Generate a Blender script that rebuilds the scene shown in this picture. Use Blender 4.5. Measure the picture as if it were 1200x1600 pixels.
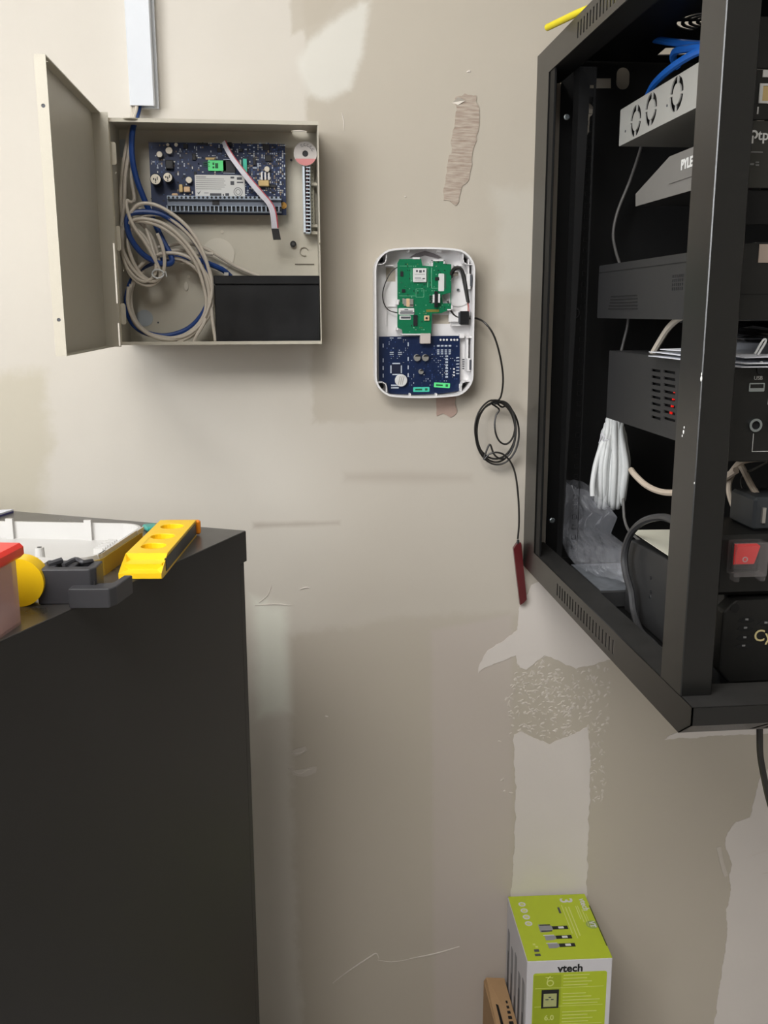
import bpy, math, random
from mathutils import Vector, Matrix
from mathutils.geometry import tessellate_polygon

for o in list(bpy.data.objects):
    bpy.data.objects.remove(o)
scene = bpy.context.scene
COL = scene.collection

# ---------------------------------------------------------------- camera
YAW, PITCH, ROLL = math.radians(5.60), math.radians(11.97), math.radians(-0.147)
FPX, CAM = 1474.5, Vector((0.0, -1.45, 1.345))
FWD = Vector((math.sin(YAW) * math.cos(PITCH), math.cos(YAW) * math.cos(PITCH), -math.sin(PITCH)))
R0 = Vector((math.cos(YAW), -math.sin(YAW), 0))
U0 = R0.cross(FWD)
RGT = R0 * math.cos(ROLL) + U0 * math.sin(ROLL)
UPV = RGT.cross(FWD)
cam_d = bpy.data.cameras.new('camera')
cam_d.sensor_fit = 'VERTICAL'
cam_d.sensor_height = 24.0
cam_d.lens = 24.0 * FPX / 1600.0
cam_d.clip_start = 0.02
cam = bpy.data.objects.new('camera', cam_d)
m3 = Matrix((RGT, UPV, -FWD)).transposed()
cam.matrix_world = Matrix.Translation(CAM) @ m3.to_4x4()
COL.objects.link(cam)
scene.camera = cam

# ---------------------------------------------------------------- world, daylight, exposure
world = bpy.data.worlds.new('sky')
scene.world = world
world.use_nodes = True
bg = world.node_tree.nodes['Background']
bg.inputs[0].default_value = (0.80, 0.90, 1.0, 1)
bg.inputs[1].default_value = 1.0
# room extents
XL, XR, YB, ZC = -1.35, 2.3, -4.6, 2.65
WIN = (-2.70, -0.80, 1.20, 2.35)          # window opening in the left wall: y0, y1, z0, z1
def area(name, loc, aim, sx, sy, power, colr):
    d = bpy.data.lights.new(name, 'AREA')
    d.shape = 'RECTANGLE'; d.size = sx; d.size_y = sy; d.energy = power; d.color = colr
    o = bpy.data.objects.new(name, d)
    o.location = loc
    o.rotation_euler = (Vector(aim) - Vector(loc)).to_track_quat('-Z', 'Y').to_euler()
    COL.objects.link(o)
    return o
area('window_daylight', (XL - 0.10, (WIN[0] + WIN[1]) / 2, (WIN[2] + WIN[3]) / 2),
     (XL + 1, (WIN[0] + WIN[1]) / 2, (WIN[2] + WIN[3]) / 2), WIN[3] - WIN[2], WIN[1] - WIN[0], 82, (0.97, 0.985, 1.0))
vs = scene.view_settings
vs.view_transform = 'Standard'
vs.look = 'None'
vs.gamma = 1.0
vs.use_curve_mapping = False
vs.exposure = 0.02
CEIL_POWER = 54

# ---------------------------------------------------------------- points in the room
def ray(x, y):
    return FWD + RGT * ((x - 600) / FPX) + UPV * ((800 - y) / FPX)
def onY(x, y, Y):
    d = ray(x, y); return CAM + d * ((Y - CAM.y) / d.y)
def onX(x, y, X):
    d = ray(x, y); return CAM + d * ((X - CAM.x) / d.x)
def onZ(x, y, Z):
    d = ray(x, y); return CAM + d * ((Z - CAM.z) / d.z)

# ---------------------------------------------------------------- materials
def lin(c):
    c = c / 255.0
    return c / 12.92 if c <= 0.04045 else ((c + 0.055) / 1.055) ** 2.4
def rgb(r, g, b):
    return (lin(r), lin(g), lin(b), 1)
MATS = {}
def mat(name, c, rough=0.5, metal=0.0, var=0.08, scale=60.0, bump=0.0, bscale=400.0, spec=0.5, alpha=1.0, trans=0.0,
        emit=None, coat=0.0, rvar=0.0):
    if name in MATS:
        return MATS[name]
    m = bpy.data.materials.new(name); m.use_nodes = True
    nt = m.node_tree; N = nt.nodes; L = nt.links
    p = N['Principled BSDF']
    col = rgb(*c)
    tc = N.new('ShaderNodeTexCoord')
    nz = N.new('ShaderNodeTexNoise'); nz.inputs['Scale'].default_value = scale; nz.inputs['Detail'].default_value = 4
    L.new(tc.outputs['Object'], nz.inputs['Vector'])
    mx = N.new('ShaderNodeMix'); mx.data_type = 'RGBA'
    mx.inputs[6].default_value = tuple(v * (1 - var) for v in col[:3]) + (1,)
    mx.inputs[7].default_value = tuple(min(1, v * (1 + var)) for v in col[:3]) + (1,)
    L.new(nz.outputs['Fac'], mx.inputs[0])
    L.new(mx.outputs[2], p.inputs['Base Color'])
    p.inputs['Roughness'].default_value = rough
    if rvar:
        mr = N.new('ShaderNodeMapRange')
        mr.inputs['To Min'].default_value = max(0.02, rough - rvar); mr.inputs['To Max'].default_value = rough + rvar
        L.new(nz.outputs['Fac'], mr.inputs['Value']); L.new(mr.outputs[0], p.inputs['Roughness'])
    p.inputs['Metallic'].default_value = metal
    p.inputs['Specular IOR Level'].default_value = spec
    p.inputs['Alpha'].default_value = alpha
    p.inputs['Transmission Weight'].default_value = trans
    p.inputs['Coat Weight'].default_value = coat
    if emit:
        p.inputs['Emission Color'].default_value = rgb(*emit[:3]); p.inputs['Emission Strength'].default_value = emit[3]
    if bump:
        nb = N.new('ShaderNodeTexNoise'); nb.inputs['Scale'].default_value = bscale; nb.inputs['Detail'].default_value = 2
        L.new(tc.outputs['Object'], nb.inputs['Vector'])
        b = N.new('ShaderNodeBump'); b.inputs['Strength'].default_value = bump; b.inputs['Distance'].default_value = 0.001
        L.new(nb.outputs['Fac'], b.inputs['Height']); L.new(b.outputs['Normal'], p.inputs['Normal'])
    MATS[name] = m
    return m

ENC = mat('enclosure_paint', (192, 186, 171), 0.45, var=0.03, bump=0.15, bscale=900)
ENC_BACK = mat('knockout_paint', (206, 200, 186), 0.5, var=0.03)
WHITE_P = mat('white_plastic', (226, 224, 224), 0.4, var=0.02)
WHITE_TR = mat('trunking_plastic', (206, 209, 214), 0.35, var=0.02)
PCB_BLUE = mat('pcb_blue', (32, 45, 78), 0.35, var=0.25, scale=220)
PCB_NAVY = mat('pcb_navy', (15, 33, 68), 0.35, var=0.25, scale=220)
PCB_GREEN = mat('pcb_green', (12, 112, 74), 0.32, var=0.15, scale=160)
BLACK_PL = mat('black_plastic', (22, 22, 24), 0.4, var=0.2)
BATT = mat('battery_plastic', (14, 15, 18), 0.38, var=0.4, scale=25, rvar=0.12)
CHIP = mat('chip_black', (28, 28, 32), 0.45)
SILVER = mat('silver_metal', (200, 198, 192), 0.35, metal=0.8, var=0.1)
ALU_W = mat('capacitor_top', (214, 206, 190), 0.4, metal=0.2)
LABEL_W = mat('label_white', (214, 214, 212), 0.6, var=0.03)
LABEL_G = mat('label_green', (96, 226, 138), 0.55, var=0.03)
LABEL_T = mat('label_teal', (70, 196, 168), 0.55, var=0.03)
PRINT = mat('print_dark', (74, 76, 82), 0.6)
PRINT_BK = mat('print_black', (24, 24, 26), 0.6)
SILK = mat('silkscreen', (184, 192, 204), 0.6)
TERM = mat('terminal_plastic', (158, 170, 186), 0.4, var=0.04)
TERM_D = mat('terminal_shadow_plastic', (112, 120, 134), 0.45, var=0.05)
TERM_W = mat('terminal_white', (206, 216, 226), 0.4, var=0.03)
WELL = mat('terminal_well', (16, 18, 24), 0.6)
COPPER = mat('brass', (206, 158, 84), 0.35, metal=0.6)
OCHRE = mat('ochre_component', (206, 178, 122), 0.5)
TAN_C = mat('tan_component', (214, 180, 142), 0.5)
GREY_CABLE = mat('grey_cable', (196, 187, 174), 0.5, var=0.05)
BLUE_CABLE = mat('blue_cable', (20, 58, 122), 0.4, var=0.08)
BLUE_BRIGHT = mat('bright_blue_cable', (34, 108, 206), 0.38, var=0.08)
WHITE_WIRE = mat('white_wire', (208, 206, 214), 0.45, var=0.03)
RED_WIRE = mat('red_wire', (178, 62, 74), 0.45)
BLACK_CABLE = mat('black_cable', (34, 32, 30), 0.4, var=0.1)
WHITE_CABLE = mat('white_cable', (206, 208, 208), 0.45, var=0.04)
DISC = mat('disc_grey', (186, 180, 176), 0.5, var=0.08, scale=200)
DISC_R = mat('disc_pink', (202, 130, 130), 0.55, var=0.05)
MAROON = mat('maroon_plastic', (86, 22, 26), 0.28, var=0.12, coat=0.3)
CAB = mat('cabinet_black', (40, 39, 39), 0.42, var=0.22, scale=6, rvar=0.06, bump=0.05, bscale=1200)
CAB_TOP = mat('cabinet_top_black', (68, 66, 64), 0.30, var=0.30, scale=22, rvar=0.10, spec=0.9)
RACK = mat('rack_black', (13, 13, 12), 0.30, spec=0.8, var=0.12, bump=0.12, bscale=1600)
RACK_IN = mat('rack_inner_black', (9, 9, 10), 0.6, spec=0.3, var=0.2, bump=0.1, bscale=1600)
RACK_DUST = mat('rack_dusty_black', (36, 35, 34), 0.6, var=0.7, scale=30)
WORN = mat('worn_grey', (104, 108, 114), 0.6, var=0.5, scale=60)
EQ = mat('equipment_black', (45, 45, 46), 0.5, var=0.12, bump=0.12, bscale=1800)
EQ_FRONT = mat('equipment_front', (16, 16, 15), 0.5, var=0.12)
EQ_GREY = mat('switch_grey', (168, 168, 164), 0.42, metal=0.15, var=0.04)
SHELF_G = mat('shelf_grey', (112, 110, 107), 0.5, var=0.06)
STEEL = mat('screw_steel', (190, 200, 204), 0.25, metal=1.0)
DARK = mat('dark_gap', (6, 6, 7), 0.8)
RED_LED = mat('red_led', (200, 30, 24), 0.4, emit=(255, 30, 20, 0.5))
RED_SW = mat('red_switch', (216, 26, 26), 0.3, emit=(230, 24, 24, 0.25))
CLEAR = mat('clear_plastic', (150, 146, 146), 0.08, var=0.02, alpha=0.14, spec=1.0)
BAGM = mat('clear_bag', (190, 192, 200), 0.14, var=0.15, scale=18, alpha=0.15, spec=1.0)
BAG_BK = mat('black_bag', (30, 30, 32), 0.22, var=0.2)
PAPER = mat('paper', (214, 216, 224), 0.7, var=0.03)
PAPER_C = mat('paper_cream', (214, 212, 196), 0.7, var=0.03)
YELLOW = mat('yellow_plastic', (240, 196, 24), 0.35, var=0.03)
YELLOW_CB = mat('yellow_cable', (226, 208, 34), 0.45, var=0.03)
ORANGE = mat('orange_plastic', (238, 138, 24), 0.35)
VIAL = mat('vial_liquid', (206, 190, 60), 0.1, alpha=0.8, spec=0.7)
LID_IN = mat('cover_white', (192, 190, 187), 0.4, var=0.02)
OLIVE = mat('cover_yellow_reflection', (168, 142, 62), 0.45, var=0.06)
RED_LID = mat('red_lid', (232, 44, 34), 0.3, var=0.05, alpha=0.9)
BIN = mat('clear_bin', (214, 176, 172), 0.25, var=0.12, scale=20, alpha=0.55)
GREYTOOL = mat('charcoal_plastic', (58, 58, 62), 0.5, var=0.06)
LIME = mat('lime_print', (176, 192, 42), 0.5, var=0.03)
LIME_D = mat('lime_dark_print', (156, 172, 32), 0.5, var=0.03)
LIME_L = mat('lime_light_print', (204, 212, 120), 0.5, var=0.03)
CARD_W = mat('carton_white', (206, 204, 208), 0.55, var=0.03)
CARD_B = mat('carton_brown', (172, 138, 100), 0.75, var=0.08)
CARD_G = mat('carton_grey_print', (142, 142, 146), 0.55, var=0.1)
TEAL = mat('teal_plastic', (64, 150, 140), 0.4)
BLUE_PAPER = mat('blue_booklet', (66, 62, 120), 0.6)
FLOORM = mat('floor_tile', (158, 154, 151), 0.4, var=0.1, scale=4)
CEILM = mat('ceiling_white', (226, 224, 218), 0.8, var=0.02)
SIDEW = mat('side_wall_paint', (208, 204, 196), 0.7, var=0.03, scale=3)
REARW = mat('rear_wall_paint', (116, 112, 106), 0.7, var=0.05, scale=3)
BASEB = mat('baseboard_vinyl', (104, 84, 78), 0.5, var=0.08)
GLASS = mat('window_glass', (240, 245, 248), 0.05, var=0.0, alpha=0.06)
LAMPM = mat('lamp_diffuser', (250, 248, 240), 0.5, emit=(255, 250, 240, 1.0))
TORN = mat('torn_paper', (178, 164, 148), 0.9, var=0.2, scale=140)
TORN_W = mat('torn_paper_edge', (222, 214, 202), 0.9, var=0.1)
SPACKLE = mat('spackle', (214, 206, 198), 0.85, var=0.04)

# ---------------------------------------------------------------- mesh helpers
class MB:
    def __init__(s):
        s.v = []; s.f = []; s.mi = []; s.cur = 0
    def add(s, vs, fs):
        b = len(s.v)
        s.v += [Vector(q) for q in vs]
        for f in fs:
            s.f.append([b + i for i in f]); s.mi.append(s.cur)
        return s
    def m(s, i):
        s.cur = i; return s
    def box(s, x0, x1, y0, y1, z0, z1, ch=0.0):
        x0, x1 = min(x0, x1), max(x0, x1); y0, y1 = min(y0, y1), max(y0, y1); z0, z1 = min(z0, z1), max(z0, z1)
        if ch <= 0:
            vs = [(x0, y0, z0), (x1, y0, z0), (x1, y1, z0), (x0, y1, z0), (x0, y0, z1), (x1, y0, z1), (x1, y1, z1), (x0, y1, z1)]
            return s.add(vs, [(3, 2, 1, 0), (4, 5, 6, 7), (0, 1, 5, 4), (1, 2, 6, 5), (2, 3, 7, 6), (3, 0, 4, 7)])
        c = min(ch, (x1 - x0) / 2.2, (y1 - y0) / 2.2, (z1 - z0) / 2.2)
        X = ((x0, x0 + c), (x1, x1 - c)); Y = ((y0, y0 + c), (y1, y1 - c)); Z = ((z0, z0 + c), (z1, z1 - c))
        vs = []; ix = {}
        for i in (0, 1):
            for j in (0, 1):
                for k in (0, 1):
                    for a in range(3):
                        ix[(i, j, k, a)] = len(vs)
                        vs.append((X[i][0 if a == 0 else 1], Y[j][0 if a == 1 else 1], Z[k][0 if a == 2 else 1]))
        fs = []
        for a in range(3):
            for sd in (0, 1):
                q = []
                for (p, r) in ((0, 0), (1, 0), (1, 1), (0, 1)):
                    t = [0, 0, 0]; t[a] = sd; o = [d for d in range(3) if d != a]; t[o[0]] = p; t[o[1]] = r
                    q.append(ix[(t[0], t[1], t[2], a)])
                fs.append(q)
        for a in range(3):
            o = [d for d in range(3) if d != a]
            for p in (0, 1):
                for r in (0, 1):
                    t = [0, 0, 0]; t[o[0]] = p; t[o[1]] = r
                    t0 = list(t); t1 = list(t); t0[a] = 0; t1[a] = 1
                    fs.append([ix[tuple(t0) + (o[0],)], ix[tuple(t1) + (o[0],)], ix[tuple(t1) + (o[1],)], ix[tuple(t0) + (o[1],)]])
        for i in (0, 1):
            for j in (0, 1):
                for k in (0, 1):
                    fs.append([ix[(i, j, k, 0)], ix[(i, j, k, 1)], ix[(i, j, k, 2)]])
        return s.add(vs, fs)
    def plate(s, outline, holes, O, U, V, t):
        """prism of a 2-D outline with holes; O origin, U V axes, t thickness along U x V"""
        O, U, V = Vector(O), Vector(U), Vector(V)
        n = U.cross(V).normalized() * t
        loops = [list(outline)] + [list(h) for h in holes]
        flat = [q for l in loops for q in l]
        P = [O + U * q[0] + V * q[1] for q in flat]
        tris = tessellate_polygon([[Vector((q[0], q[1], 0)) for q in l] for l in loops])
        k = len(P)
        vs = P + [p + n for p in P]
        fs = []
        for a, b, c in tris:
            fs.append((a, b, c)); fs.append((k + c, k + b, k + a))
        i0 = 0
        for l in loops:
            m_ = len(l)
            for i in range(m_):
                j = (i + 1) % m_
                fs.append((i0 + i, i0 + j, k + i0 + j, k + i0 + i))
            i0 += m_
        return s.add(vs, fs)
    def cyl(s, c, axis, r, h, n=16, r2=None, ch=0.0):
        c = Vector(c); a = Vector(axis).normalized()
        u = a.orthogonal().normalized(); w = a.cross(u)
        r2 = r if r2 is None else r2
        prof = [(r, 0), (r2, h)] if not ch else [(r, 0), (r2, h - ch), (r2 - ch, h)]
        vs = []; fs = []
        for (rr, hh) in prof:
            for i in range(n):
                t = 2 * math.pi * i / n
                vs.append(c + a * hh + (u * math.cos(t) + w * math.sin(t)) * rr)
        for k in range(len(prof) - 1):
            for i in range(n):
                j = (i + 1) % n
                fs.append((k * n + i, k * n + j, (k + 1) * n + j, (k + 1) * n + i))
        fs.append(tuple(range(n - 1, -1, -1))); fs.append(tuple((len(prof) - 1) * n + i for i in range(n)))
        return s.add(vs, fs)
    def tube(s, pts, r, n=8, closed=False):
        pts = [Vector(p) for p in pts]
        m_ = len(pts)
        tang = []
        for i in range(m_):
            if closed:
                t = pts[(i + 1) % m_] - pts[i - 1]
            else:
                t = pts[min(i + 1, m_ - 1)] - pts[max(i - 1, 0)]
            tang.append(t.normalized() if t.length > 1e-9 else Vector((0, 0, 1)))
        u = tang[0].orthogonal().normalized()
        vs = []
        for i in range(m_):
            u = (u - tang[i] * u.dot(tang[i]))
            u = u.normalized() if u.length > 1e-6 else tang[i].orthogonal().normalized()
            w = tang[i].cross(u)
            rr = r[i] if isinstance(r, (list, tuple)) else r
            for k in range(n):
                a = 2 * math.pi * k / n
                vs.append(pts[i] + (u * math.cos(a) + w * math.sin(a)) * rr)
        fs = []
        rng = m_ if closed else m_ - 1
        for i in range(rng):
            j = (i + 1) % m_
            for k in range(n):
                l = (k + 1) % n
                fs.append((i * n + k, i * n + l, j * n + l, j * n + k))
        if not closed:
            fs.append(tuple(range(n - 1, -1, -1))); fs.append(tuple((m_ - 1) * n + k for k in range(n)))
        return s.add(vs, fs)
    def sphere(s, c, r, nu=16, nv=10, sc=(1, 1, 1)):
        c = Vector(c); vs = []; fs = []
        for j in range(nv + 1):
            ph = math.pi * j / nv
            for i in range(nu):
                t = 2 * math.pi * i / nu
                vs.append(c + Vector((math.sin(ph) * math.cos(t) * sc[0], math.sin(ph) * math.sin(t) * sc[1], math.cos(ph) * sc[2])) * r)
        for j in range(nv):
            for i in range(nu):
                k = (i + 1) % nu
                fs.append((j * nu + i, (j + 1) * nu + i, (j + 1) * nu + k, j * nu + k))
        return s.add(vs, fs)
    def xf(s, M):
        s.v = [M @ q for q in s.v]; return s

def smooth(pts, k=6, closed=False):
    P = [Vector(p) for p in pts]; n = len(P); out = []
    rng = n if closed else n - 1
    for i in range(rng):
        if closed:
            a, b, c, d = P[i - 1], P[i], P[(i + 1) % n], P[(i + 2) % n]
        else:
            a, b, c, d = P[max(i - 1, 0)], P[i], P[i + 1], P[min(i + 2, n - 1)]
        for j in range(k):
            t = j / k
            out.append(0.5 * ((2 * b) + (c - a) * t + (2 * a - 5 * b + 4 * c - d) * t * t + (3 * b - 3 * c + d - a) * t ** 3))
    if not closed:
        out.append(P[-1])
    return out

OFF = {}
def build(name, mb, mats, parent=None, local=False, smoothed=False, bevel=0.0, kind=None, label=None):
    """one mesh object; vertices are given in world space unless local"""
    mats = mats if isinstance(mats, (list, tuple)) else [mats]
    off = Vector((0, 0, 0))
    vs = mb.v
    if parent is not None:
        if not local:
            inv = OFF[parent].inverted()
            vs = [inv @ q for q in vs]
    else:
        lo = Vector((min(q.x for q in vs), min(q.y for q in vs), min(q.z for q in vs)))
        hi = Vector((max(q.x for q in vs), max(q.y for q in vs), max(q.z for q in vs)))
        off = Vector(((lo.x + hi.x) / 2, (lo.y + hi.y) / 2, lo.z))
        vs = [q - off for q in vs]
    me = bpy.data.meshes.new(name)
    me.from_pydata([tuple(q) for q in vs], [], mb.f)
    for m_ in mats:
        me.materials.append(m_)
    me.polygons.foreach_set('material_index', mb.mi)
    import bmesh
    bm = bmesh.new(); bm.from_mesh(me)
    bmesh.ops.recalc_face_normals(bm, faces=bm.faces)
    bm.to_mesh(me); bm.free()
    if smoothed:
        me.polygons.foreach_set('use_smooth', [True] * len(me.polygons))
        try:
            me.set_sharp_from_angle(angle=math.radians(40))
        except Exception:
            pass
    me.update()
    o = bpy.data.objects.new(name, me)
    COL.objects.link(o)
    o.location = off
    if parent is not None:
        o.parent = parent
        OFF[o] = OFF[parent]
    else:
        OFF[o] = Matrix.Translation(off)
    if bevel:
        b = o.modifiers.new('bevel', 'BEVEL'); b.width = bevel; b.segments = 2; b.limit_method = 'ANGLE'
    if kind:
        o['kind'] = kind
    if label:
        o['label'] = label
    return o
def tag(o, label, cat, group=None):
    o['label'] = label; o['category'] = cat
    if group:
        o['group'] = group
    return o
def thing(name, label, cat, loc, rz=0.0, group=None):
    o = bpy.data.objects.new(name, None)
    o.empty_display_size = 0.03
    o.location = loc; o.rotation_euler = (0, 0, rz)
    COL.objects.link(o)
    OFF[o] = Matrix.Translation(Vector(loc)) @ Matrix.Rotation(rz, 4, 'Z')
    return tag(o, label, cat, group)
def struct(name, mb, m_, parent=None, **k):
    o = build(name, mb, m_, parent, **k)
    if parent is None:
        o['kind'] = 'structure'
    return o
def copy_part(o, parent, delta):
    c = o.copy(); COL.objects.link(c); c.parent = parent; c.location = Vector(o.location) + Vector(delta); OFF[c] = OFF[parent]
    return c

def pbox(mb, x0, y0, x1, y1, yf, yb, ch=0.0):
    """box whose front face (plane Y=yf, facing the room) spans the given corners"""
    a = onY(x0, y0, yf); b = onY(x1, y1, yf)
    return mb.box(a.x, b.x, yf, yb, b.z, a.z, ch)
def pcirc(mb, x, y, r, yf, h, n=16, ch=0.0):
    """disc or can standing off the wall, top at yf"""
    a = onY(x, y, yf)
    return mb.cyl((a.x, yf + h, a.z), (0, -1, 0), r, h, n, ch=ch)
def circ2(cx, cy, r, n=20, ry=None):
    ry = r if ry is None else ry
    return [(cx + r * math.cos(2 * math.pi * i / n), cy + ry * math.sin(2 * math.pi * i / n)) for i in range(n)]
def rect2(x0, x1, y0, y1):
    return [(x0, y0), (x1, y0), (x1, y1), (x0, y1)]
def rrect2(x0, x1, y0, y1, r, n=5):
    out = []
    for cx, cy, a0 in ((x1 - r, y0 + r, -90), (x1 - r, y1 - r, 0), (x0 + r, y1 - r, 90), (x0 + r, y0 + r, 180)):
        for i in range(n + 1):
            a = math.radians(a0 + 90 * i / n)
            out.append((cx + r * math.cos(a), cy + r * math.sin(a)))
    return out
def arc2(cx, cy, r0, r1, a0, a1, n=8):
    out = []
    for i in range(n + 1):
        a = math.radians(a0 + (a1 - a0) * i / n); out.append((cx + r1 * math.cos(a), cy + r1 * math.sin(a)))
    for i in range(n, -1, -1):
        a = math.radians(a0 + (a1 - a0) * i / n); out.append((cx + r0 * math.cos(a), cy + r0 * math.sin(a)))
    return out
def text_mb(txt, size, O, U, V, depth=0.0004, bold=0.0, spacing=1.0, align='CENTER'):
    cu = bpy.data.curves.new('lettering_curve', 'FONT')
    cu.body = txt; cu.size = size; cu.extrude = depth / 2; cu.offset = bold; cu.align_x = align; cu.align_y = 'CENTER'
    cu.space_character = spacing; cu.resolution_u = 3
    o = bpy.data.objects.new('lettering_tmp', cu)
    COL.objects.link(o)
    dg = bpy.context.evaluated_depsgraph_get()
    me = o.evaluated_get(dg).to_mesh()
    O, U, V = Vector(O), Vector(U).normalized(), Vector(V).normalized(); n = U.cross(V)
    mb = MB()
    mb.add([O + U * v.co.x + V * v.co.y + n * v.co.z for v in me.vertices], [tuple(p.vertices) for p in me.polygons])
    o.evaluated_get(dg).to_mesh_clear()
    bpy.data.objects.remove(o); bpy.data.curves.remove(cu)
    return mb

# ================================================================ THE ROOM
# ---- the wall of the photograph: drywall in two old paints, plus one band of painted light falloff
def wall_material():
    m = bpy.data.materials.new('patched_drywall'); m.use_nodes = True
    nt = m.node_tree; N = nt.nodes; L = nt.links
    p = N['Principled BSDF']; p.inputs['Roughness'].default_value = 0.6; p.inputs['Specular IOR Level'].default_value = 0.4
    geo = N.new('ShaderNodeNewGeometry')
    sx = N.new('ShaderNodeSeparateXYZ'); L.new(geo.outputs['Position'], sx.inputs[0])
    def noise(scale, detail=3, rough=0.5):
        n = N.new('ShaderNodeTexNoise'); n.inputs['Scale'].default_value = scale; n.inputs['Detail'].default_value = detail
        n.inputs['Roughness'].default_value = rough
        L.new(geo.outputs['Position'], n.inputs['Vector']); return n.outputs['Fac']
    def math_(op, a, b=None, clamp=False):
        n = N.new('ShaderNodeMath'); n.operation = op; n.use_clamp = clamp
        for i, q in enumerate((a, b)):
            if q is None: continue
            if isinstance(q, (int, float)): n.inputs[i].default_value = q
            else: L.new(q, n.inputs[i])
        return n.outputs[0]
    vec = N.new('ShaderNodeCombineXYZ')
    L.new(sx.outputs[0], vec.inputs[0]); L.new(sx.outputs[2], vec.inputs[1]); vec.inputs[2].default_value = 1
    n_edge = math_('SUBTRACT', noise(22, 6, 0.68), 0.5)
    def poly(px, soft, amp):
        P = [onY(x, y, 0.0) for x, y in px]
        P = [(q.x, q.z) for q in P]
        A = sum(P[i][0] * P[(i + 1) % len(P)][1] - P[(i + 1) % len(P)][0] * P[i][1] for i in range(len(P)))
        if A < 0: P.reverse()
        cur = None
        for i in range(len(P)):
            (x0, z0), (x1, z1) = P[i], P[(i + 1) % len(P)]
            dx, dz = x1 - x0, z1 - z0; l = math.hypot(dx, dz); nx, nz = dz / l, -dx / l
            d = N.new('ShaderNodeVectorMath'); d.operation = 'DOT_PRODUCT'
            L.new(vec.outputs[0], d.inputs[0]); d.inputs[1].default_value = (nx, nz, -(nx * x0 + nz * z0))
            cur = d.outputs['Value'] if cur is None else math_('MAXIMUM', cur, d.outputs['Value'])
        if amp: cur = math_('ADD', cur, math_('MULTIPLY', n_edge, amp))
        mr = N.new('ShaderNodeMapRange'); mr.interpolation_type = 'SMOOTHSTEP'
        mr.inputs['From Min'].default_value = soft; mr.inputs['From Max'].default_value = -soft
        L.new(cur, mr.inputs['Value'])
        return mr.outputs[0]
    base = N.new('ShaderNodeMix'); base.data_type = 'RGBA'
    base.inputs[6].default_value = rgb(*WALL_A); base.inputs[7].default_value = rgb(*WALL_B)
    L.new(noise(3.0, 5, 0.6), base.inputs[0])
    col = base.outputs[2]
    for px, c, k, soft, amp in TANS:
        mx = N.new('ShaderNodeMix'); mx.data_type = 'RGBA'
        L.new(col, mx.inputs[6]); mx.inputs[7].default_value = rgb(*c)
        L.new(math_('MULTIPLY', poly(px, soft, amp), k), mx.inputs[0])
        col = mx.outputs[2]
    L.new(col, p.inputs['Base Color'])
    h = math_('MULTIPLY', noise(7, 3, 0.5), 0.0014)
    h = math_('ADD', h, math_('MULTIPLY', noise(420, 1, 0.5), 0.00005))
    b = N.new('ShaderNodeBump'); b.inputs['Strength'].default_value = 1.0; b.inputs['Distance'].default_value = 1.0
    L.new(h, b.inputs['Height']); L.new(b.outputs['Normal'], p.inputs['Normal'])
    return m
WALL_A, WALL_B = (200, 193, 182), (211, 205, 195)
TAN = (184, 175, 160)
TANS = [  # corners, colour, strength, edge softness, edge roughness
    ([(472, -60), (1260, -60), (1260, 640), (830, 655), (490, 660), (484, 540), (478, 200)], TAN, 0.85, 0.006, 0.030),
    ([(455, -60), (560, -60), (545, 10), (505, 30), (468, 82), (455, 60)], TAN, 0.8, 0.004, 0.016),
    ([(448, 968), (640, 962), (835, 930), (1260, 860), (1260, 1680), (480, 1680), (465, 1500), (455, 1200)], TAN, 0.80, 0.010, 0.034),
    ([(500, 600), (1260, 600), (1260, 1000), (500, 1000)], (190, 182, 170), 0.75, 0.10, 0.0),  # soft darker band: light falling off to the right, put into the wall colour
    ([(466, 100), (480, 66), (520, 34), (562, 2), (578, 2), (566, 80), (546, 140), (512, 156), (480, 150)], (216, 213, 204), 0.85, 0.007, 0.020),
    ([(-200, 580), (70, 580), (80, 700), (60, 830), (-200, 830)], (190, 182, 162), 0.7, 0.015, 0.05),
    ([(540, 741), (640, 738), (735, 744), (735, 750), (640, 753), (540, 750)], (164, 152, 140), 0.45, 0.010, 0.0),
    ([(396, 817), (530, 815), (530, 819), (396, 825)], (164, 152, 140), 0.6, 0.005, 0.006),
    ([(674, 985), (800, 960), (800, 1700), (680, 1700)], (202, 190, 188), 0.36, 0.007, 0.010),
    ([(396, 935), (446, 950), (452, 1110), (404, 1120)], (226, 226, 214), 0.9, 0.014, 0.02),
    ([(775, 300), (840, 295), (840, 460), (780, 450)], (202, 197, 186), 0.5, 0.015, 0.05),
]
from mathutils import noise as mnoise
def ragged(px, step=.004, amp=.003, seed=0.0, yy=0.0, k=1):
    """outline in wall coordinates with a torn, hand-trowelled edge"""
    P = [onY(x, y, yy) for x, y in px]
    if k > 1:
        P = smooth(P, k, closed=True)
    out = []
    n = len(P)
    for i in range(n):
        a, b_ = P[i], P[(i + 1) % n]
        m_ = max(1, int((b_ - a).length / step))
        nrm = Vector((b_.z - a.z, 0, a.x - b_.x))
        nrm = nrm.normalized() if nrm.length > 1e-9 else Vector((0, 0, 0))
        for j in range(m_):
            q_ = a.lerp(b_, j / m_)
            d_ = mnoise.fractal(Vector((q_.x * 60 + seed, q_.z * 60, seed)), 0.8, 2.1, 4)
            q_ = q_ + nrm * (d_ * amp)
            out.append((q_.x, q_.z))
    return out
SPK = mat('joint_compound', (216, 209, 203), 0.75, var=0.035, scale=14, bump=0.3, bscale=60)
SPK_L = mat('joint_compound_light', (216, 213, 205), 0.75, var=0.03, scale=14, bump=0.3, bscale=60)
SPK_T = mat('thin_compound', (200, 192, 182), 0.75, var=0.05, scale=30)
TORNM = bpy.data.materials.new('torn_drywall_paper'); TORNM.use_nodes = True
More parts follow.
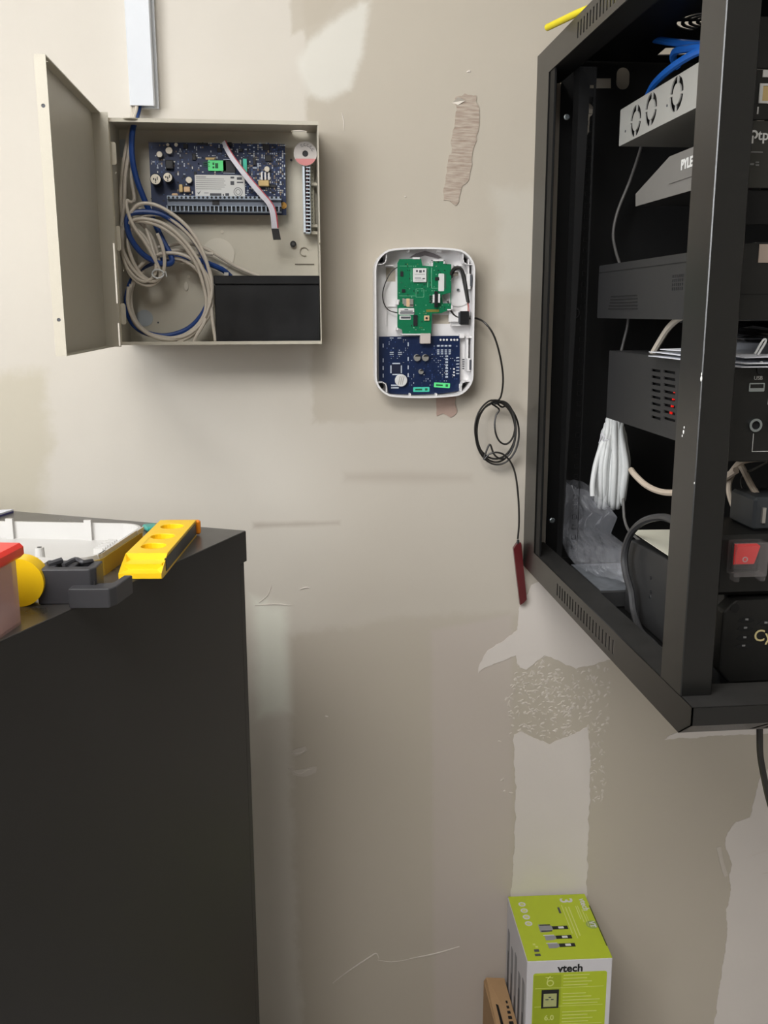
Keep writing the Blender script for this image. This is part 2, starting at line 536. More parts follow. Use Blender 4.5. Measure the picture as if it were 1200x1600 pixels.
def _torn():
    N = TORNM.node_tree.nodes; L = TORNM.node_tree.links; p = N['Principled BSDF']; p.inputs['Roughness'].default_value = .9
    g = N.new('ShaderNodeNewGeometry'); mp = N.new('ShaderNodeMapping'); mp.inputs['Scale'].default_value = (45, 45, 330); mp.inputs['Rotation'].default_value = (0, math.radians(-12), 0)
    L.new(g.outputs['Position'], mp.inputs['Vector'])
    n1 = N.new('ShaderNodeTexNoise'); n1.inputs['Scale'].default_value = 1.0; n1.inputs['Detail'].default_value = 4; L.new(mp.outputs[0], n1.inputs['Vector'])
    r = N.new('ShaderNodeValToRGB'); r.color_ramp.elements[0].position = .32; r.color_ramp.elements[1].position = .68
    r.color_ramp.elements[0].color = rgb(158, 140, 126); r.color_ramp.elements[1].color = rgb(190, 178, 164)
    L.new(n1.outputs['Fac'], r.inputs[0]); L.new(r.outputs[0], p.inputs['Base Color'])
    b = N.new('ShaderNodeBump'); b.inputs['Distance'].default_value = .0015; b.inputs['Strength'].default_value = .8
    L.new(n1.outputs['Fac'], b.inputs['Height']); L.new(b.outputs['Normal'], p.inputs['Normal'])
_torn()
PATCHES = [  # name, corners, material, edge amplitude, rounding
    ('compound_patch', [(812, 945), (826, 925), (850, 905), (1000, 905), (1000, 1010), (952, 1030), (900, 1044), (872, 1032), (850, 1024), (822, 1046), (808, 1036), (806, 1024), (780, 1036), (758, 1042), (746, 1052), (752, 1032), (762, 1016), (790, 998), (806, 984), (810, 960)], SPK, .0028, 2),
    ('compound_patch', [(802, 1146), (812, 1143), (834, 1152), (858, 1162), (876, 1156), (892, 1150), (918, 1136), (923, 1180), (920, 1260), (915, 1420), (914, 1640), (797, 1640), (798, 1400), (806, 1270), (804, 1200)], SPK, .0028, 1),
    ('compound_patch', [(1038, 1156), (1046, 1148), (1062, 1142), (1230, 1134), (1230, 1146), (1120, 1150), (1060, 1153)], SPK, .0020, 1),
    ('compound_patch', [(1170, 1282), (1176, 1258), (1186, 1218), (1200, 1200), (1260, 1180), (1260, 1290), (1200, 1284)], SPK, .0020, 1),
    ('compound_patch', [(1133, 1320), (1136, 1300), (1150, 1285), (1172, 1276), (1260, 1262), (1260, 1660), (1108, 1660), (1116, 1600), (1124, 1540), (1136, 1460), (1135, 1420), (1141, 1390), (1139, 1366), (1144, 1350)], SPK, .0026, 1),
    ('thin_smear', [(1119, 1324), (1126, 1322), (1130, 1345), (1137, 1368), (1132, 1370), (1125, 1350)], SPK_T, .0010, 1),
    ('torn_strip', [(711, 152), (726, 147), (744, 149), (749, 172), (746, 205), (741, 232), (737, 262), (729, 284), (718, 304), (713, 320), (702, 316), (690, 313), (692, 298), (697, 276), (700, 252), (705, 230), (703, 219), (708, 214), (711, 190), (714, 172)], TORNM, .0042, 1),
    ('torn_strip', [(681, 600), (712, 600), (711, 630), (713, 646), (704, 652), (692, 648), (682, 650)], mat('torn_paper_brown', (170, 146, 134), .9, var=.12, scale=120), .0026, 1),
    ('thin_smear', [(456, 1172), (466, 1168), (478, 1166), (480, 1172), (470, 1179), (460, 1181)], SPK_T, .0016, 1),
    ('thin_smear', [(450, 1199), (462, 1203), (476, 1201), (495, 1197), (493, 1206), (474, 1213), (458, 1210)], SPK_T, .0018, 1),
]
T = 0.12
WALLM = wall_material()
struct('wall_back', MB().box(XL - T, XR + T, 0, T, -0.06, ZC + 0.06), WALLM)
wl = MB()
wl.plate(rect2(YB, 0.0, 0, ZC), [rect2(WIN[0], WIN[1], WIN[2], WIN[3])], (XL, 0, 0), (0, 1, 0), (0, 0, 1), -T)
struct('wall_left', wl, SIDEW)
struct('wall_right', MB().box(XR, XR + T, YB, 0, 0, ZC), SIDEW)
struct('wall_rear', MB().box(XL - T, XR + T, YB - T, YB, -0.06, ZC + 0.06), REARW)
struct('floor', MB().box(XL - T, XR + T, YB, 0, -0.06, 0), FLOORM)
struct('ceiling', MB().box(XL - T, XR + T, YB, 0, ZC, ZC + 0.06), CEILM)
struct('baseboard_back', MB().box(XL, XR, -0.006, 0, 0, 0.034, 0.002), BASEB)
w1 = struct('window_1', MB().plate(rect2(WIN[0], WIN[1], WIN[2], WIN[3]),
            [rect2(WIN[0] + .05, (WIN[0] + WIN[1]) / 2 - .02, WIN[2] + .05, WIN[3] - .05),
             rect2((WIN[0] + WIN[1]) / 2 + .02, WIN[1] - .05, WIN[2] + .05, WIN[3] - .05)],
            (XL - 0.03, 0, 0), (0, 1, 0), (0, 0, 1), -0.04), WHITE_P)
for ya, yb in ((WIN[0] + .05, (WIN[0] + WIN[1]) / 2 - .02), ((WIN[0] + WIN[1]) / 2 + .02, WIN[1] - .05)):
    build('pane', MB().box(XL - .052, XL - .048, ya, yb, WIN[2] + .05, WIN[3] - .05), GLASS, w1)
build('window_sill', MB().box(XL - .03, XL + .05, WIN[0] - .03, WIN[1] + .03, WIN[2] - .03, WIN[2], .004), WHITE_P, w1)
# ceiling light (out of frame, lights the room from above)
LPX, LPY = -0.70, -2.00
cl = thing('ceiling_light', 'square white ceiling light panel above the black cabinet', 'ceiling light', (LPX, LPY, ZC - 0.03))
build('light_frame', MB().plate(rect2(LPX - .62, LPX + .62, LPY - .62, LPY + .62), [rect2(LPX - .60, LPX + .60, LPY - .60, LPY + .60)], (0, 0, ZC - .03), (1, 0, 0), (0, 1, 0), .03), WHITE_P, cl)
build('diffuser', MB().box(LPX - .60, LPX + .60, LPY - .60, LPY + .60, ZC - .02, ZC - .012), LAMPM, cl)
area('ceiling_lamp', (LPX, LPY, ZC - 0.035), (LPX, LPY, 0), 1.18, 1.18, CEIL_POWER, (1.0, 0.985, 0.965))

# ---- hand-trowelled repairs on the wall
wb = bpy.data.objects['wall_back']
for i_, (nm_, px_, m_, am_, k_) in enumerate(PATCHES):
    yy = -.0002 - .00003 * i_
    build(nm_, MB().plate(ragged(px_, .004, am_, 3.7 * i_, 0.0, k_), [], (0, yy, 0), (1, 0, 0), (0, 0, 1), -yy + .0005), m_, wb)
def inside(pt, poly_):
    x, y = pt; c = False; n = len(poly_)
    for i in range(n):
        (x0, y0), (x1, y1) = poly_[i], poly_[(i + 1) % n]
        if (y0 > y) != (y1 > y) and x < (x1 - x0) * (y - y0) / (y1 - y0) + x0:
            c = not c
    return c
STIP = [[(812, 1036), (850, 1024), (878, 1050), (890, 1090), (890, 1148), (860, 1160), (800, 1140), (790, 1092)], [(880, 1050), (945, 1012), (955, 1060), (950, 1130), (948, 1210), (938, 1275), (924, 1270), (918, 1140), (890, 1148)], [(780, 1150), (802, 1100), (803, 1240), (774, 1245)]]
lump = MB(); R_ = random.Random(17); made = 0
while made < 430:
    pl_ = STIP[R_.choices((0, 1, 2), (55, 40, 9))[0]]
    x = R_.uniform(770, 958); y = R_.uniform(1010, 1280)
    if not inside((x, y), pl_): continue
    made += 1
    c_ = onY(x, y, 0); l_ = R_.uniform(.0016, .0058); w_ = R_.uniform(.0010, .0026); an_ = R_.uniform(-1.0, 1.4) + (1.2 if x > 890 else 0)
    u_ = Vector((math.cos(an_), 0, math.sin(an_))); v_ = Vector((-u_.z, 0, u_.x)); n_ = 7
    bend = R_.uniform(-.35, .35)
    ring = []
    for j in range(n_ * 2):
        t_ = math.pi * j / n_
        cx_l = l_ * math.cos(t_)
        ring.append(c_ + u_ * cx_l + v_ * (w_ * math.sin(t_) * (1 + .3 * R_.uniform(-1, 1)) + bend * cx_l * cx_l / l_) + Vector((0, .0002, 0)))
    top_ = [c_ + (q_ - c_) * .55 + Vector((0, -R_.uniform(.0005, .0011), 0)) for q_ in ring]
    k_ = len(ring)
    lump.add(ring + top_, [(j, (j + 1) % k_, k_ + (j + 1) % k_, k_ + j) for j in range(k_)] + [tuple(k_ + j for j in range(k_))])
build('compound_stipple', lump, mat('stipple_compound', (204, 196, 186), .7, var=.05), wb, kind='stuff', smoothed=True)

# ---- torn chip, scratches and spackle crumbs that stand off the wall
wb = bpy.data.objects['wall_back']
chip = MB()
a, b, c, d = onY(706, 160, -.001), onY(716, 151, -.009), onY(727, 157, -.004), onY(716, 164, -.002)
chip.add([a, b, c, d, a + Vector((0, .001, -.001)), d + Vector((0, .0015, 0))], [(0, 1, 2), (0, 2, 3), (0, 3, 5, 4), (0, 4, 1), (2, 1, 4)])
build('paper_flap', chip, TORN_W, wb)
def streak(name, pts, w, m_, dep=.0008):
    mb = MB(); P = smooth([onY(x, y, -dep / 2) for x, y in pts], 5)
    n = len(P)
    mb.tube(P, [w * (0.35 + 0.65 * math.sin(math.pi * min(1, max(0.06, i / (n - 1))))) for i in range(n)], 6)
    return build(name, mb, m_, wb)
streak('scratch', [(520, 1536), (545, 1517), (578, 1495), (588, 1490), (592, 1498)], .0014, SPACKLE)
streak('scratch', [(640, 1498), (680, 1490), (718, 1479)], .0012, SPACKLE)
streak('scratch', [(590, 1500), (612, 1503), (640, 1499)], .0007, SPACKLE)
streak('scratch', [(398, 946), (430, 944), (455, 946)], .0010, SPACKLE)
streak('scratch', [(404, 942), (418, 930), (424, 915)], .0008, SPACKLE)
streak('scratch', [(468, 921), (478, 918), (484, 919)], .0012, SPACKLE)
streak('scratch', [(1150, 1345), (1170, 1338), (1200, 1328), (1230, 1322)], .0012, SPACKLE)
streak('scratch', [(1187, 1366), (1200, 1363), (1230, 1356)], .0012, SPACKLE)
streak('scratch', [(455, 1178), (470, 1176), (478, 1170)], .0016, SPACKLE)
streak('scratch', [(452, 1202), (468, 1208), (480, 1203), (494, 1199)], .0018, SPACKLE)
streak('scratch', [(508, 1119), (513, 1120)], .0014, SPACKLE)
streak('scratch', [(632, 307), (635, 308)], .0014, SPACKLE)
streak('scratch', [(729, 113), (733, 111), (735, 113)], .0014, SPACKLE)
streak('scratch', [(534, 176), (537, 190), (537, 204)], .0008, SPACKLE)

# ================================================================ CABLE TRUNKING
tr = thing('cable_trunking', 'white plastic cable trunking running up the wall above the open enclosure', 'trunking', (-0.195, 0, 1.627))
tx0, tx1, tz0 = -0.2135, -0.1795, 1.627
base = MB().box(tx0 + .001, tx1 + .004, -.008, 0, tz0 - .001, ZC)
build('trunking_base', base, WHITE_TR, tr)
cov = MB().plate([(tx0, -.002), (tx0, -.0205), (tx0 + .0015, -.022), (tx1 - .0015, -.022), (tx1, -.0205), (tx1, -.002), (tx1 - .0015, -.002), (tx1 - .0015, -.0195), (tx0 + .0015, -.0195), (tx0 + .0015, -.002)],
                 [], (0, 0, tz0), (1, 0, 0), (0, 1, 0), ZC - tz0)
build('trunking_cover', cov, WHITE_TR, tr)

# ================================================================ ALARM ENCLOSURE
EX0, EX1, EZ0, EZ1, ED = -0.2350, 0.0458, 1.3005, 1.5995, 0.080
en = thing('alarm_enclosure', 'beige steel alarm panel enclosure on the wall with its door swung open to the left', 'enclosure', (-0.095, -0.001, EZ0))
t = 0.0014
# back plate with knockout discs
kos = [(341, 398, .0235), (193, 232, .0125), (226, 497, .0120)]
bk = MB().box(EX0, EX1, -.0032, -.0015, EZ0 + t, EZ1 - t)
build('back_panel', bk, ENC, en)
for x, y, r in kos:
    q = onY(x, y, -.004)
    build('knockout', MB().cyl((q.x, -.0032, q.z), (0, -1, 0), r, .0012, 32), ENC_BACK if r > .02 else mat('knockout_bright', (170, 176, 180), 0.4), en)
# top sheet with cable hole and knockout hole
h1 = onZ(205, 186, EZ1); h2 = onZ(467, 204, EZ1)
top = MB().plate(rect2(EX0, EX1, -ED, -.0015), [circ2(h1.x, h1.y, .0125, 20, .0125), circ2(h2.x, h2.y, .0115, 20), circ2(onZ(386, 191, EZ1).x, -.066, .003, 10)], (0, 0, EZ1 - t), (1, 0, 0), (0, 1, 0), t)
top.box(EX0, EX1, -ED, -ED + t, EZ1 - .005, EZ1 - t)
build('top_sheet', top, ENC, en)
bot = MB().box(EX0, EX1, -ED, -.0015, EZ0, EZ0 + t).box(EX0, EX1, -ED, -ED + t, EZ0 + t, EZ0 + .0045)
build('bottom_sheet', bot, ENC, en)
build('right_sheet', MB().plate([(-ED + t, EZ0 + t), (-.0032, EZ0 + t), (-.0032, EZ1 - t), (-ED + t, EZ1 - t), (-ED + t, 1.440), (-ED + .006, 1.438), (-ED + .006, 1.430), (-ED + t, 1.428)], [], (EX1 - t, 0, 0), (0, 1, 0), (0, 0, 1), t), ENC, en)
lf = MB().plate([(-ED + .004, EZ0 + t), (-.0032, EZ0 + t), (-.0032, EZ1 - t), (-ED + .004, EZ1 - t)],
                [circ2(-.045, 1.535, .0016, 8), circ2(-.052, 1.533, .0016, 8), circ2(-.047, 1.452, .0016, 8), circ2(-.054, 1.452, .0016, 8), circ2(-.03, 1.404, .0018, 8)], (EX0, 0, 0), (0, 1, 0), (0, 0, 1), t)
build('left_sheet', lf, ENC, en)
# embossed tab, slot, screw and knockout ring on the back panel
def ringm(x, y, r0, r1, yy, h=.0008, a0=0, a1=359.9, n=24):
    q = onY(x, y, yy)
    return MB().plate(arc2(q.x, q.z, r0, r1, a0, a1, n), [], (0, yy, 0), (1, 0, 0), (0, 0, 1), h)
build('embossed_ring', ringm(475, 393, .0055, .0066, -.0042, .001, 20, 300), mat('embossed_shadow', (150, 143, 128), 0.5), en)
sl = MB(); pbox(sl, 461, 412, 491, 414, -.0040, -.003); build('slot', sl, mat('slot_dark', (96, 88, 76), 0.6), en)
sc = MB(); pcirc(sc, 458, 381, .0044, -.009, .006, 16); sc.m(1); pcirc(sc, 458, 381, .0022, -.0093, .002, 10)
build('rubber_foot', sc, [BLACK_PL, mat('rubber_hole', (70, 70, 70), .6)], en)
for x, y, s in ((336, 343, .0018), (347, 362, .0024), (403, 343, .0018), (295, 432, .0022), (434, 283, .0016), (455, 250, .0018), (247, 504, .0014)):
    q = MB(); pcirc(q, x, y, s, -.0042, .0012, 10)
    build('rivet', q, mat('rivet_paint', (204, 196, 180), 0.4) if y not in (250, 504) else PRINT, en)
ov = MB(); q = onY(291, 447, -.004); ov.plate(circ2(q.x, q.z, .0028, 16, .0065), [], (0, -.004, 0), (1, 0, 0), (0, 0, 1), .0009)
build('embossed_mark', ov, ENC_BACK, en)
# hinge tabs
for (x0, y0, x1, y1) in ((174, 222, 183, 258), (184, 353, 190, 392), (191, 474, 198, 507)):
    a = onY(x0, y0, -.072); b = onY(x1, y1, -.072)
    build('hinge_tab', MB().plate(rrect2(a.x - .003, b.x, b.z, a.z, .003), [], (0, -.0725, 0), (1, 0, 0), (0, 0, 1), .0015), ENC, en)
# door: shallow pan standing square to the wall
DX0, DX1, DY0, DY1, DZ0, DZ1 = -0.2550, -0.2433, -0.3740, -0.0860, 1.2985, 1.6052
dr = build('door', MB().box(DX0 + .0003, DX0 + t, DY0 + t, DY1 - t, DZ0 + t, DZ1 - t), ENC, en)
build('door_flange', MB().plate(rect2(DX0, DX1, DZ0, DZ1), [circ2(-.249, 1.5555, .0021, 12), circ2(-.249, 1.3375, .0021, 12)], (0, DY0, 0), (1, 0, 0), (0, 0, 1), -t), ENC, dr)
build('door_flange', MB().plate(rect2(DX0, DX1, DY0 + t, DY1 - t), [rect2(-.2505, -.2465, -.352, -.349)], (0, 0, DZ1 - t), (1, 0, 0), (0, 1, 0), t), ENC, dr)
build('door_flange', MB().box(DX0, DX1, DY0 + t, DY1 - t, DZ0, DZ0 + t), ENC, dr)
zs = [onY(183, y, -.0875).z for y in (380, 474, 505, 543)]
build('door_flange', MB().plate(rect2(DX0, -.2332, DZ0, DZ1), [rect2(-.2366, -.2344, zs[1], zs[0]), rect2(-.2366, -.2344, max(zs[3], DZ0 + .001), zs[2])], (0, DY1 - t, 0), (1, 0, 0), (0, 0, 1), -t), ENC, dr)
for z in (1.5555, 1.3375):
    build('door_screw', MB().cyl((-.249, DY0 + .001, z), (0, -1, 0), .0019, .0006, 10), PRINT, dr)

# ---------------------------------------------------------------- control board in the enclosure
rnd = random.Random(5)
def smd(parent, boxes, n, yf, seed, pal, sizes=(.0012, .0035), avoid=(), name='surface_components'):
    """the crowd of tiny soldered pieces and print marks: one piece of geometry"""
    R = random.Random(seed); mb = MB()
    tot = sum((b[2] - b[0]) * (b[3] - b[1]) for b in boxes)
    for b in boxes:
        k = int(n * (b[2] - b[0]) * (b[3] - b[1]) / tot)
        for _ in range(k):
            x = R.uniform(b[0], b[2]); y = R.uniform(b[1], b[3])
            if any(q[0] - 1 < x < q[2] + 1 and q[1] - 1 < y < q[3] + 1 for q in avoid):
                continue
            x = round(x / 3.2) * 3.2; y = round(y / 3.2) * 3.2
            c = onY(x, y, yf); w = R.uniform(*sizes); h = R.uniform(sizes[0], sizes[0] * 1.5)
            if R.random() < .5: w, h = h, w
            i = R.choices(range(len(pal)), [p_[1] for p_ in pal])[0]
            th = R.uniform(.0003, .0012) if pal[i][2] else .0003
            mb.m(i).box(c.x - w / 2, c.x + w / 2, yf - th, yf, c.z - h / 2, c.z + h / 2)
    return build(name, mb, [p_[0] for p_ in pal], parent, kind='stuff')

BY = -.0200
cb = thing('control_board', 'large blue circuit board with white label and terminal row inside the enclosure', 'circuit board', tuple(onY(340, 336, BY)))
mb = MB()
c0, c1 = onY(232, 222, BY), onY(447.5, 336, BY)
P4 = [onY(*q, BY) for q in ((232, 222), (446, 224), (449, 336), (243, 331))]
mb.plate([(c0.x, c1.z), (c1.x, c1.z), (c1.x, c0.z), (c0.x, c0.z)], [], (0, BY, 0), (1, 0, 0), (0, 0, 1), -.0016)
build('board', mb, PCB_BLUE, cb)
def part(name, parent, m_, fn, **k):
    q = MB(); fn(q); return build(name, q, m_, parent, **k)
for x, y in ((238, 229), (441, 229), (238, 326)):
    part('standoff', cb, WHITE_P, lambda q: q.cyl((onY(x, y, BY).x, -.003, onY(x, y, BY).z), (0, -1, 0), .003, -BY - .0046, 10))
part('brass_screw', cb, COPPER, lambda q: (pcirc(q, 443, 321, .0046, BY - .0016, .0016, 16), pcirc(q, 443, 321, .0022, BY - .003, .002, 6)))
# white product label with print
lab = part('label', cb, LABEL_W, lambda q: pbox(q, 304, 273, 383, 307, BY - .0022, BY - .0017))
def lab_print(q):
    yy = BY - .00235
    for i, (x0, x1) in enumerate(((306, 322), (306, 350), (306, 352), (306, 350), (306, 353), (306, 351), (306, 346))):
        pbox(q, x0, 276 + i * 3.1, x1, 277 + i * 3.1, yy, yy + .0002)
    for (x0, y0, x1, y1) in ((360, 276, 366, 279), (370, 277, 378, 281), (360, 283, 366, 289), (370, 284, 380, 286), (328, 302, 346, 306), (348, 303, 350, 306), (352, 302, 358, 306), (319, 301, 326, 302)):
        pbox(q, x0, y0, x1, y1, yy, yy + .0002)
    q.add(ringm(372, 300, .0030, .0036, yy, .0002).v, ringm(372, 300, .0030, .0036, yy, .0002).f)
    q.add(ringm(372, 300, .0055, .0062, yy, .0002).v, ringm(372, 300, .0055, .0062, yy, .0002).f)
    a = [onY(*z, yy) for z in ((308, 300), (310.5, 304), (314.5, 297), (310.5, 301.5))]
    q.plate([(v.x, v.z) for v in a], [], (0, yy, 0), (1, 0, 0), (0, 0, 1), .0002)
part('label_print', lab, PRINT, lab_print)
gl = part('label', cb, LABEL_G, lambda q: q.plate(rrect2(onY(315, 0, BY).x, onY(344, 0, BY).x, onY(330, 267, BY - .0022).z, onY(330, 250.5, BY - .0022).z, .0015), [], (0, BY - .0022, 0), (1, 0, 0), (0, 0, 1), -.0005), label='bright green sticker')
part('label_print', gl, mat('green_print', (20, 90, 50), .6), lambda q: [pbox(q, x0, y0, x1, y1, BY - .0024, BY - .0022) for (x0, y0, x1, y1) in ((317, 253, 328, 254.2), (317, 256, 326, 257), (317, 259, 328, 260), (332, 254, 335, 258), (336, 255, 341, 263), (332, 260, 335, 263))])
# capacitors with white tops
for x, y, r, h, dk in ((243, 280, .0078, .021, 1), (262, 277, .0068, .020, 1), (249, 241, .0044, .007, 0), (264, 235, .0050, .007, 0), (295, 281, .0046, .007, 0), (417, 264, .0040, .006, 0), (275, 226, .0026, .004, 0), (262, 226, .0022, .003, 0)):
    cp = part('capacitor', cb, BLACK_PL if dk else SILVER, lambda q: pcirc(q, x, y, r, BY - h, h, 20, ch=.0008), smoothed=True)
    ct = part('capacitor_top', cp, ALU_W, lambda q: pcirc(q, x, y, r * .88, BY - h - .0004, .0005, 20))
    if dk:
        part('print_mark', ct, PRINT_BK, lambda q: [pbox(q, x + dx, y + dy, x + dx + w, y + dy + hh, BY - h - .0007, BY - h - .0004) for dx, dy, w, hh in ((-4, -2, 2, 3), (-1, -1, 2, 4), (2, -4, 1.5, 5), (-1, 4, 2, 1.5))])
part('inductor', cb, CHIP, lambda q: (pbox(q, 258, 249.5, 271, 264, BY - .006, BY, .001), pcirc(q, 264, 256.5, .0045, BY - .0066, .001, 16)))
for x0, y0, x1, y1 in ((348, 250.5, 368, 269.5), (286, 224.5, 293, 232), (300, 240, 306, 250), (308, 223, 325, 226), (410, 225, 421, 234), (414, 242, 424, 252), (395, 246, 400, 258), (339, 231, 346, 237), (372, 232, 379, 237), (303, 268, 307, 274), (420, 288, 432, 293), (355, 222, 362, 228)):
    part('chip', cb, CHIP, lambda q: pbox(q, x0, y0, x1, y1, BY - .0022, BY, .0003))
part('chip_legs', cb, SILK, kind='stuff', fn=lambda q: [pbox(q, 346, 251, 347.6, 269, BY - .0012, BY), pbox(q, 349, 270, 367, 271, BY - .0012, BY), pbox(q, 349, 248.6, 367, 250, BY - .0012, BY), pbox(q, 291.6, 224, 292.6, 233, BY - .001, BY)])
part('crystal', cb, SILVER, lambda q: pbox(q, 373.5, 248.5, 378, 260, BY - .004, BY, .0012))
part('add_on_card', cb, LABEL_T, lambda q: pbox(q, 379.5, 248, 386, 271, BY - .007, BY - .001))
part('ochre_relay', cb, OCHRE, lambda q: pbox(q, 403.5, 281.5, 420.5, 291, BY - .0075, BY, .0008))
part('relay_pins', cb, WHITE_P, lambda q: [pbox(q, x, 269, x + 3, 281, BY - .003, BY) for x in (407.5, 413, 418.5)])
part('tan_relay', cb, TAN_C, lambda q: pbox(q, 287, 291.5, 297, 300, BY - .006, BY, .0008))
part('tan_relay', cb, OCHRE, lambda q: pbox(q, 279.5, 288, 285.5, 300, BY - .005, BY, .0006))
part('fuse', cb, TAN_C, lambda q: pbox(q, 268, 302, 278, 306, BY - .005, BY, .0012))
part('test_point', cb, OCHRE, lambda q: pbox(q, 321, 246, 337, 249.5, BY - .0008, BY))
# terminal row
tz = thing_term = part('terminal_row', cb, TERM_D, lambda q: pbox(q, 261, 308, 439.5, 331, BY - .010, BY))
part('screw_ledge', tz, TERM, lambda q: pbox(q, 260.5, 305.5, 440, 312.5, BY - .0155, BY, .0005))
part('screws', tz, WELL, lambda q: [pcirc(q, 263.6 + i * 6.72, 308.6, .0017, BY - .0158, .001, 8) for i in range(27)], kind='stuff')
part('wire_wells', tz, WELL, lambda q: pbox(q, 262, 322.5, 439, 330, BY - .0105, BY - .003), kind='stuff')
part('well_dividers', tz, TERM, lambda q: [pbox(q, 260 + i * 6.72, 322, 262.2 + i * 6.72, 331, BY - .0140, BY - .003) for i in range(27)] + [pbox(q, 260, 330.2, 440, 332, BY - .0140, BY), pbox(q, 260, 320.5, 440, 322.6, BY - .0135, BY)], kind='stuff')
part('centre_key', tz, CHIP, lambda q: pbox(q, 331.5, 313.5, 343, 320.5, BY - .0108, BY - .009))
AV = [(304, 273, 383, 307), (315, 250, 344, 267), (260, 305, 440, 333), (348, 250, 368, 270), (235, 270, 272, 302)]
PAL = [(SILK, 5, 0), (CHIP, 4, 1), (mat('smd_tan', (150, 132, 108), .5), 2, 1), (SILVER, 2, 1), (mat('via_blue', (60, 84, 130), .5), 3, 0)]
smd(cb, [(276, 223, 444, 304)], 430, BY, 11, PAL, avoid=AV)
smd(cb, [(236, 225, 276, 330)], 90, BY, 12, PAL, avoid=AV)
smd(cb, [(385, 224, 444, 304)], 240, BY, 13, PAL, avoid=AV)

# ---------------------------------------------------------------- disc and zone terminal strip on the right side
dk = thing('round_disc', 'round grey and pink disc with a dark centre hole in the enclosure corner', 'disc', tuple(onY(477, 258, -.030)))
q = onY(477, 240, -.036)
part('disc_body', dk, DISC, lambda m_: m_.plate(circ2(q.x, q.z, .0163, 36), [circ2(q.x, q.z, .0043, 16)], (0, -.036, 0), (1, 0, 0), (0, 0, 1), -.003))
part('pink_half', dk, DISC_R, lambda m_: m_.plate([(q.x + .0161 * math.cos(math.radians(a_)), q.z + .0161 * math.sin(math.radians(a_))) for a_ in range(205, 336, 10)], [], (0, -.0363, 0), (1, 0, 0), (0, 0, 1), -.0002))
part('disc_hub', dk, CHIP, lambda m_: m_.cyl((q.x, -.0335, q.z), (0, -1, 0), .0042, .001, 14))
def disc_marks(m_):
    for i in range(5):
        a_ = math.radians(112 - i * 22)
        p_ = Vector((q.x + .0118 * math.cos(a_), -.0363, q.z + .0118 * math.sin(a_)))
        m_.tube([p_ + Vector((.0018 * math.cos(b_), 0, .0018 * math.sin(b_))) for b_ in [k * math.pi / 4 + a_ for k in range(6)]], .0003, 4)
part('print_mark', dk, PRINT, disc_marks)
part('mounting_post', dk, ENC, lambda m_: m_.cyl((q.x, -.0032, q.z), (0, -1, 0), .004, .030, 12))

ts = thing('terminal_strip', 'tall white terminal strip of nineteen cells along the enclosure right side', 'terminal strip', tuple(onY(480, 364, -.03)))
part('strip_body', ts, TERM_W, lambda m_: pbox(m_, 472.5, 255, 478, 363, -.034, -.006, .0005))
part('strip_card', ts, mat('strip_card', (190, 186, 168), .5), lambda m_: pbox(m_, 474, 254, 492, 364, -.012, -.010))
part('strip_base', ts, WELL, lambda m_: pbox(m_, 478, 255.5, 484.6, 362.5, -.028, -.010))
part('cell_walls', ts, TERM_W, lambda m_: [pbox(m_, 478, 254.8 + i * 5.68, 485, 256.6 + i * 5.68, -.0325, -.008) for i in range(20)] + [pbox(m_, 483.6, 255, 486, 363, -.0325, -.008)], kind='stuff')
part('contacts', ts, mat('contact_red', (130, 96, 100), .4, metal=.4), lambda m_: [pbox(m_, 478.6, 258 + i * 5.68, 481, 260 + i * 5.68, -.030, -.02) for i in range(19)], kind='stuff')
part('solder_points', ts, PRINT, lambda m_: [pbox(m_, 487.4, 258 + i * 5.68, 488.6, 259 + i * 5.68, -.0124, -.012) for i in range(19)], kind='stuff')
for y in (288, 353, 364):
    part('edge_clip', ts, ENC, lambda m_: pbox(m_, 486, y - 2.5, 496, y + 2, -.020, -.010))

# ---------------------------------------------------------------- ribbon cable
rb = thing('ribbon_cable', 'white ribbon cable with red edge and black plug hanging over the blue board', 'cable', tuple(onY(430, 372, -.05)))
path = [(350, 221), (353, 229), (362, 245), (376, 264), (392, 284), (409, 304), (421, 318), (427, 333), (430, 357)]
dep = [-.024, -.028, -.034, -.040, -.044, -.047, -.048, -.048, -.046]
for i in range(6):
    o_ = (i - 2.5)
    P_ = []
    for k, ((x, y), dd) in enumerate(zip(path, dep)):
        nx, ny = (0.85, -0.55) if k < 6 else (0.98, -0.15)
        P_.append(onY(x + nx * o_ * (1.1 + .09 * k), y + ny * o_ * (1.1 + .09 * k), dd - .0004 * i))
    part('wire', rb, RED_WIRE if i == 5 else WHITE_WIRE, lambda m_: m_.tube(smooth(P_, 5), .00085, 6), smoothed=True)
def plug(m_):
    a = [onY(*z, -.050) for z in ((424, 357), (435.5, 357.5), (439, 374), (427, 374.5))]
    m_.plate([(v.x, v.z) for v in a], [], (0, -.050, 0), (1, 0, 0), (0, 0, 1), -.007)
part('plug', rb, BLACK_PL, plug)

# ---------------------------------------------------------------- battery
bt = thing('battery', 'black sealed battery block standing in the enclosure lower right corner', 'battery', (-.029, -.04, EZ0 + t + .0002))
bx0, bx1, bz0, bz1 = -.1037, .0440, EZ0 + t + .0004, 1.3955
part('battery_case', bt, BATT, lambda m_: m_.box(bx0, bx1, -.0700, -.008, bz0, bz1 - .0125, .0012))
part('battery_lid', bt, BATT, lambda m_: m_.box(bx0 - .0004, bx1 + .0004, -.0706, -.0075, bz1 - .0122, bz1, .0012))
part('terminal_tab', bt, SILVER, lambda m_: m_.box(bx0 + .012, bx0 + .018, -.03, -.025, bz1, bz1 + .006))

